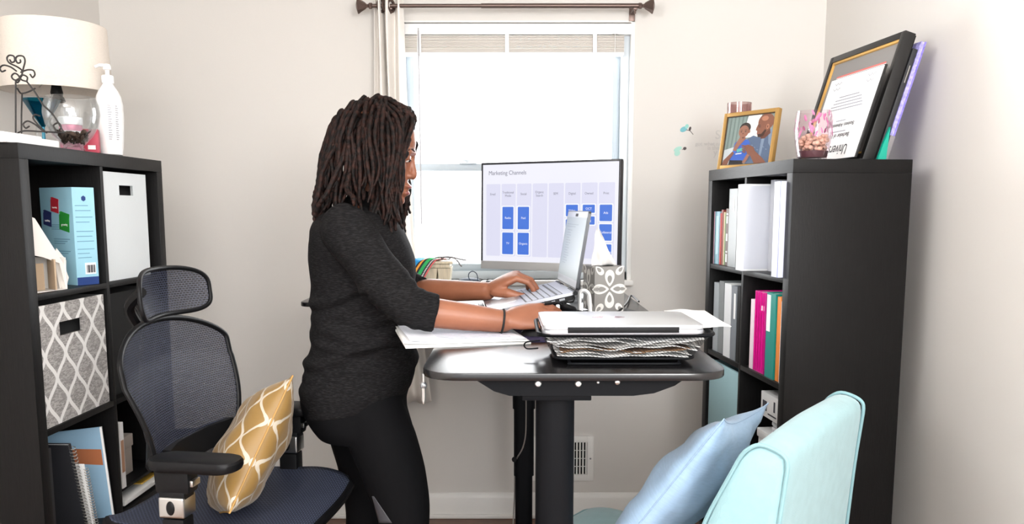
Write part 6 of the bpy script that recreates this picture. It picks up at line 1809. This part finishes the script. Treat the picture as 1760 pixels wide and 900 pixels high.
def patch(pxs, nm):
    """small knit panel lying on the leggings: corner rows a->b and c->d in picture coordinates"""
    (a, b_, c_, d_) = pxs
    q = MB(); rows = []
    for j in range(9):
        row = []
        for i in range(9):
            u, v = i / 8, j / 8
            px = [(a[k] * (1 - u) + b_[k] * u) * (1 - v) + (c_[k] * (1 - u) + d_[k] * u) * v for k in (0, 1)]
            dr = ray(*px).normalized()
            loc, nn, ix, ds = tree.ray_cast(V(0, 0, HC), dr)
            if loc is None: return
            row.append(loc + nn * .0012)
        rows.append(row)
    q.rings(rows, closed=False, cap=False); q.build(nm, m_panel, pe, solid=.001)
patch([(590, 697), (630, 690), (608, 704), (613, 704)], 'hip_panel')
patch([(640, 852), (643, 852), (652, 898), (674, 898)], 'knee_panel')
# shoes
m_shoe = mat('black_sneaker', '1c1c1e', 0.6); m_sole = mat('white_rubber_sole', 'dddddd', 0.6)
for an in (nAn, fAn):
    sx, sy = an.x, an.y
    def shape(k, z, g_=0):
        return [V(sx + .055 + (.145 + g_) * cos(a) * k, sy + (.043 + g_) * k * sin(a) * (1 + .12 * cos(a)), z) for a in [2 * pi * i / 28 for i in range(28)]]
    q = MB(); q.rings([shape(1, 0, .003), shape(1.0, .012, .004), shape(1.0, .026, .002)]); q.build('shoe_sole', m_sole, pe)
    q = MB(); q.rings([shape(1, .026), shape(1.0, .04), shape(.93, .062), [V(sx + .02 + .09 * cos(a), sy + .037 * sin(a), .085) for a in [2 * pi * i / 28 for i in range(28)]], [V(sx + .0 + .055 * cos(a), sy + .038 * sin(a), .12) for a in [2 * pi * i / 28 for i in range(28)]]]); q.build('shoe', m_shoe, pe)

# ---- wrist tie
wt = thing('hair_tie', 'black elastic hair tie worn round her right wrist', 'hair tie', nW)
aw = (nW - nE).normalized()
n1 = aw.orthogonal().normalized(); n2 = aw.cross(n1)
cw = nE.lerp(nW, .985)
q = MB(); q.tube([cw + (n1 * cos(a) + n2 * sin(a)) * .0285 for a in [2 * pi * k / 28 for k in range(29)]], .0028, 8); q.build('elastic_band', mat('black_elastic', '1b1b1b', 0.8), wt)

# ---- locs
hr = MB(); rr = random.Random(21)
hr.mi = 0
sc_c = V(-.012, 0, .022); sc_r = V(.104, .084, .098)
# close cap of hair under the locs
capr = []
for i in range(11):
    a = R(90 - 10.5 * i)
    ring_ = []
    for k in range(40):
        b_ = 2 * pi * k / 40
        x = sc_c.x + sc_r.x * 1.0 * cos(a) * cos(b_); y = sc_c.y + sc_r.y * cos(a) * sin(b_); z = sc_c.z + sc_r.z * sin(a)
        # hair line: lifted at the face
        if cos(b_) > .35 and z < .062 + .05 * (cos(b_) - .35): z = .062 + .05 * (cos(b_) - .35); x = min(x, .074)
        ring_.append(HM @ V(x, y, z))
    capr.append(ring_)
hr.rings(capr, True, True)
W2H = HM.inverted()
def loc(az, el, end_f, end_s, drop, rad, lift=.018, wig=.006):
    """az azimuth (0 face, 90 camera-far side), el elevation on the scalp; end point forward/side of the head centre, drop below it (world)"""
    a, e2 = R(az), R(el)
    root = HM @ V(sc_c.x + sc_r.x * cos(e2) * cos(a), sc_c.y + sc_r.y * cos(e2) * sin(a), sc_c.z + sc_r.z * sin(e2))
    nn = (HM.to_3x3() @ V(cos(e2) * cos(a) / sc_r.x, cos(e2) * sin(a) / sc_r.y, sin(e2) / sc_r.z)).normalized()
    end = V(HC_.x + end_f, HC_.y + end_s, HC_.z - drop)
    mid_dir = V(end.x - HC_.x, end.y - HC_.y, 0)
    p1 = root + nn * lift
    p2 = V(HC_.x + (end_f * .55 + (p1.x - HC_.x) * .45) * 1.0, HC_.y + (end_s * .6 + (p1.y - HC_.y) * .4) * 1.06, root.z * .55 + end.z * .45 + .03)
    # keep outside the skull
    q_ = W2H @ p2
    k2 = sqrt((q_.x / .115) ** 2 + (q_.y / .094) ** 2)
    if k2 < 1 and q_.z > -.09: q_.x /= k2; q_.y /= k2; p2 = HM @ q_
    p3 = p2.lerp(end, .55) + V(rr.uniform(-.008, .008), rr.uniform(-.006, .006), 0)
    P = spline([root - nn * .006, p1, p2, p3, end], 9)
    ph1, ph2 = rr.uniform(0, 6), rr.uniform(0, 6)
    L = len(P); out = []; RR = []
    for i, p in enumerate(P):
        t = i / (L - 1)
        out.append(p + V(wig * t * sin(t * 11 + ph1), wig * t * sin(t * 9 + ph2), 0))
        RR.append(rad * (.85 + .25 * sin(pi * min(1, t * 1.2)) + .10 * sin(i * 2.1 + ph1)) * (1 if t < .93 else .75))
    hr.tube(out, RR, 7, round_ends=True)
for side in (-1, 1):
    for el, n_, in ((80, 6), (64, 10), (48, 14), (30, 15), (12, 15), (-6, 13), (-20, 9)):
        for k in range(n_):
            t = (k + .5 + rr.uniform(-.3, .3)) / n_
            az = 34 + t * 146
            if el > 60: az = 20 + t * 160
            c_ = cos(R(az)); s_ = sin(R(az))
            if c_ > 0:
                ef = .050 * c_ + .018; es = .098 + .012 * rr.random()
                dr = rr.uniform(.10, .19)
            else:
                ef = .150 * c_ * (1 + rr.uniform(-.18, .10)) + .01; es = .094 * s_ + .025 + rr.uniform(-.02, .015)
                dr = rr.uniform(.075, .165)
            if el < 0: ef *= .8; es *= .85; dr += .01
            if el > 45: ef *= 1.08; es *= 1.06
            loc(az * side, el, ef, es * side, dr, rr.uniform(.0044, .0062), .012 + .012 * rr.random())
# front locs swept beside the face and onto the chest, camera side
for k in range(9):
    loc(-28 - 4 * k, 46 - 3 * k, .052 - .010 * k + rr.uniform(-.006, .006), -.085 - .012 * (k % 2), rr.uniform(.17, .215), .0068, .02)
for k in range(5):
    loc(28 + 6 * k, 46 - 3 * k, .045 - .010 * k, .085, rr.uniform(.15, .2), .0068, .02)
# long loose ones at the back of the shoulder
for k in range(7):
    loc(-150 - 8 * k, 20, -.150 - .006 * k + rr.uniform(-.01, .01), -.07 + .022 * k, rr.uniform(.155, .19), .0068, .02, .010)
# locs falling beside the face on the camera side
def ploc(px, rad=.0056):
    P = spline([at(u, v, y) for u, v, y in px], 8)
    hr.tube(P, [rad * (.9 + .12 * sin(i * 1.9 + u0) + (.1 if i < len(P) - 4 else -.25)) for i, u0 in zip(range(len(P)), [px[0][0]] * len(P))], 7, round_ends=True)
for px in ([(668, 171, 2.19), (698, 189, 2.17), (709, 210, 2.14), (698, 246, 2.125), (690, 290, 2.118), (683, 326, 2.115), (687, 350, 2.12)],
           [(664, 172, 2.20), (700, 186, 2.20), (713, 203, 2.18), (708, 220, 2.15), (694, 262, 2.125), (684, 306, 2.118), (679, 340, 2.115)],
           [(660, 174, 2.16), (688, 196, 2.13), (692, 226, 2.11), (686, 274, 2.105), (679, 320, 2.10), (680, 352, 2.105), (687, 384, 2.10)],
           [(654, 176, 2.15), (680, 200, 2.12), (688, 236, 2.10), (682, 286, 2.10), (674, 330, 2.095), (680, 362, 2.09), (692, 392, 2.10)],
           [(648, 178, 2.14), (670, 206, 2.11), (677, 246, 2.095), (672, 296, 2.09), (664, 338, 2.085), (668, 366, 2.085)],
           [(676, 175, 2.22), (696, 190, 2.24), (697, 206, 2.26), (689, 240, 2.275), (684, 280, 2.285), (688, 340, 2.28), (692, 372, 2.27), (696, 398, 2.26)],
           [(676, 175, 2.24), (692, 192, 2.26), (690, 280, 2.29), (683, 345, 2.285), (688, 378, 2.27), (690, 404, 2.26)]):
    ploc(px)
for px in ([(672, 176, 2.18), (690, 182, 2.17), (698, 190, 2.16), (694, 198, 2.15)], [(680, 186, 2.16), (696, 192, 2.15), (708, 200, 2.15), (710, 210, 2.15)], [(650, 168, 2.18), (668, 170, 2.16), (684, 180, 2.15), (690, 192, 2.14)]):
    ploc(px, .0066)
# long ends at the back
for k, px in enumerate(([(578, 250, 2.12), (556, 290, 2.12), (548, 330, 2.11), (541, 356, 2.11), (540, 378, 2.10)], [(584, 260, 2.18), (560, 300, 2.2), (550, 335, 2.2), (543, 352, 2.2), (549, 372, 2.2)],
           [(572, 240, 2.16), (552, 285, 2.15), (546, 318, 2.14), (541, 338, 2.14), (545, 352, 2.14)], [(590, 270, 2.1), (572, 310, 2.09), (560, 335, 2.085), (548, 352, 2.09), (542, 372, 2.1)],
           [(600, 300, 2.08), (596, 325, 2.06), (606, 338, 2.035), (608, 350, 2.02)])):
    ploc(px, .0064)
# a crown of locs crossing the parting
for k in range(10):
    x0 = -.085 + .015 * k
    p = [HM @ V(x0 - .01, .03, .104 - .9 * max(0, -x0 - .02) ** 1.2), HM @ V(x0 + .004, 0, .126 - 1.1 * max(0, -x0 - .01) ** 1.2), HM @ V(x0 + .012, -.045, .112 - 1.0 * max(0, -x0 - .02) ** 1.2), HM @ V(x0 + .006, -.085, .065 - .3 * max(0, -x0))]
    hr.tube(spline(p, 7), [.0072 + .0008 * sin(j * 1.7) for j in range(22)], 7, round_ends=True)
hr.build('hair', m_hair, pe, 80)
for o in bpy.data.objects:
    if 'cv' in o: del o['cv']
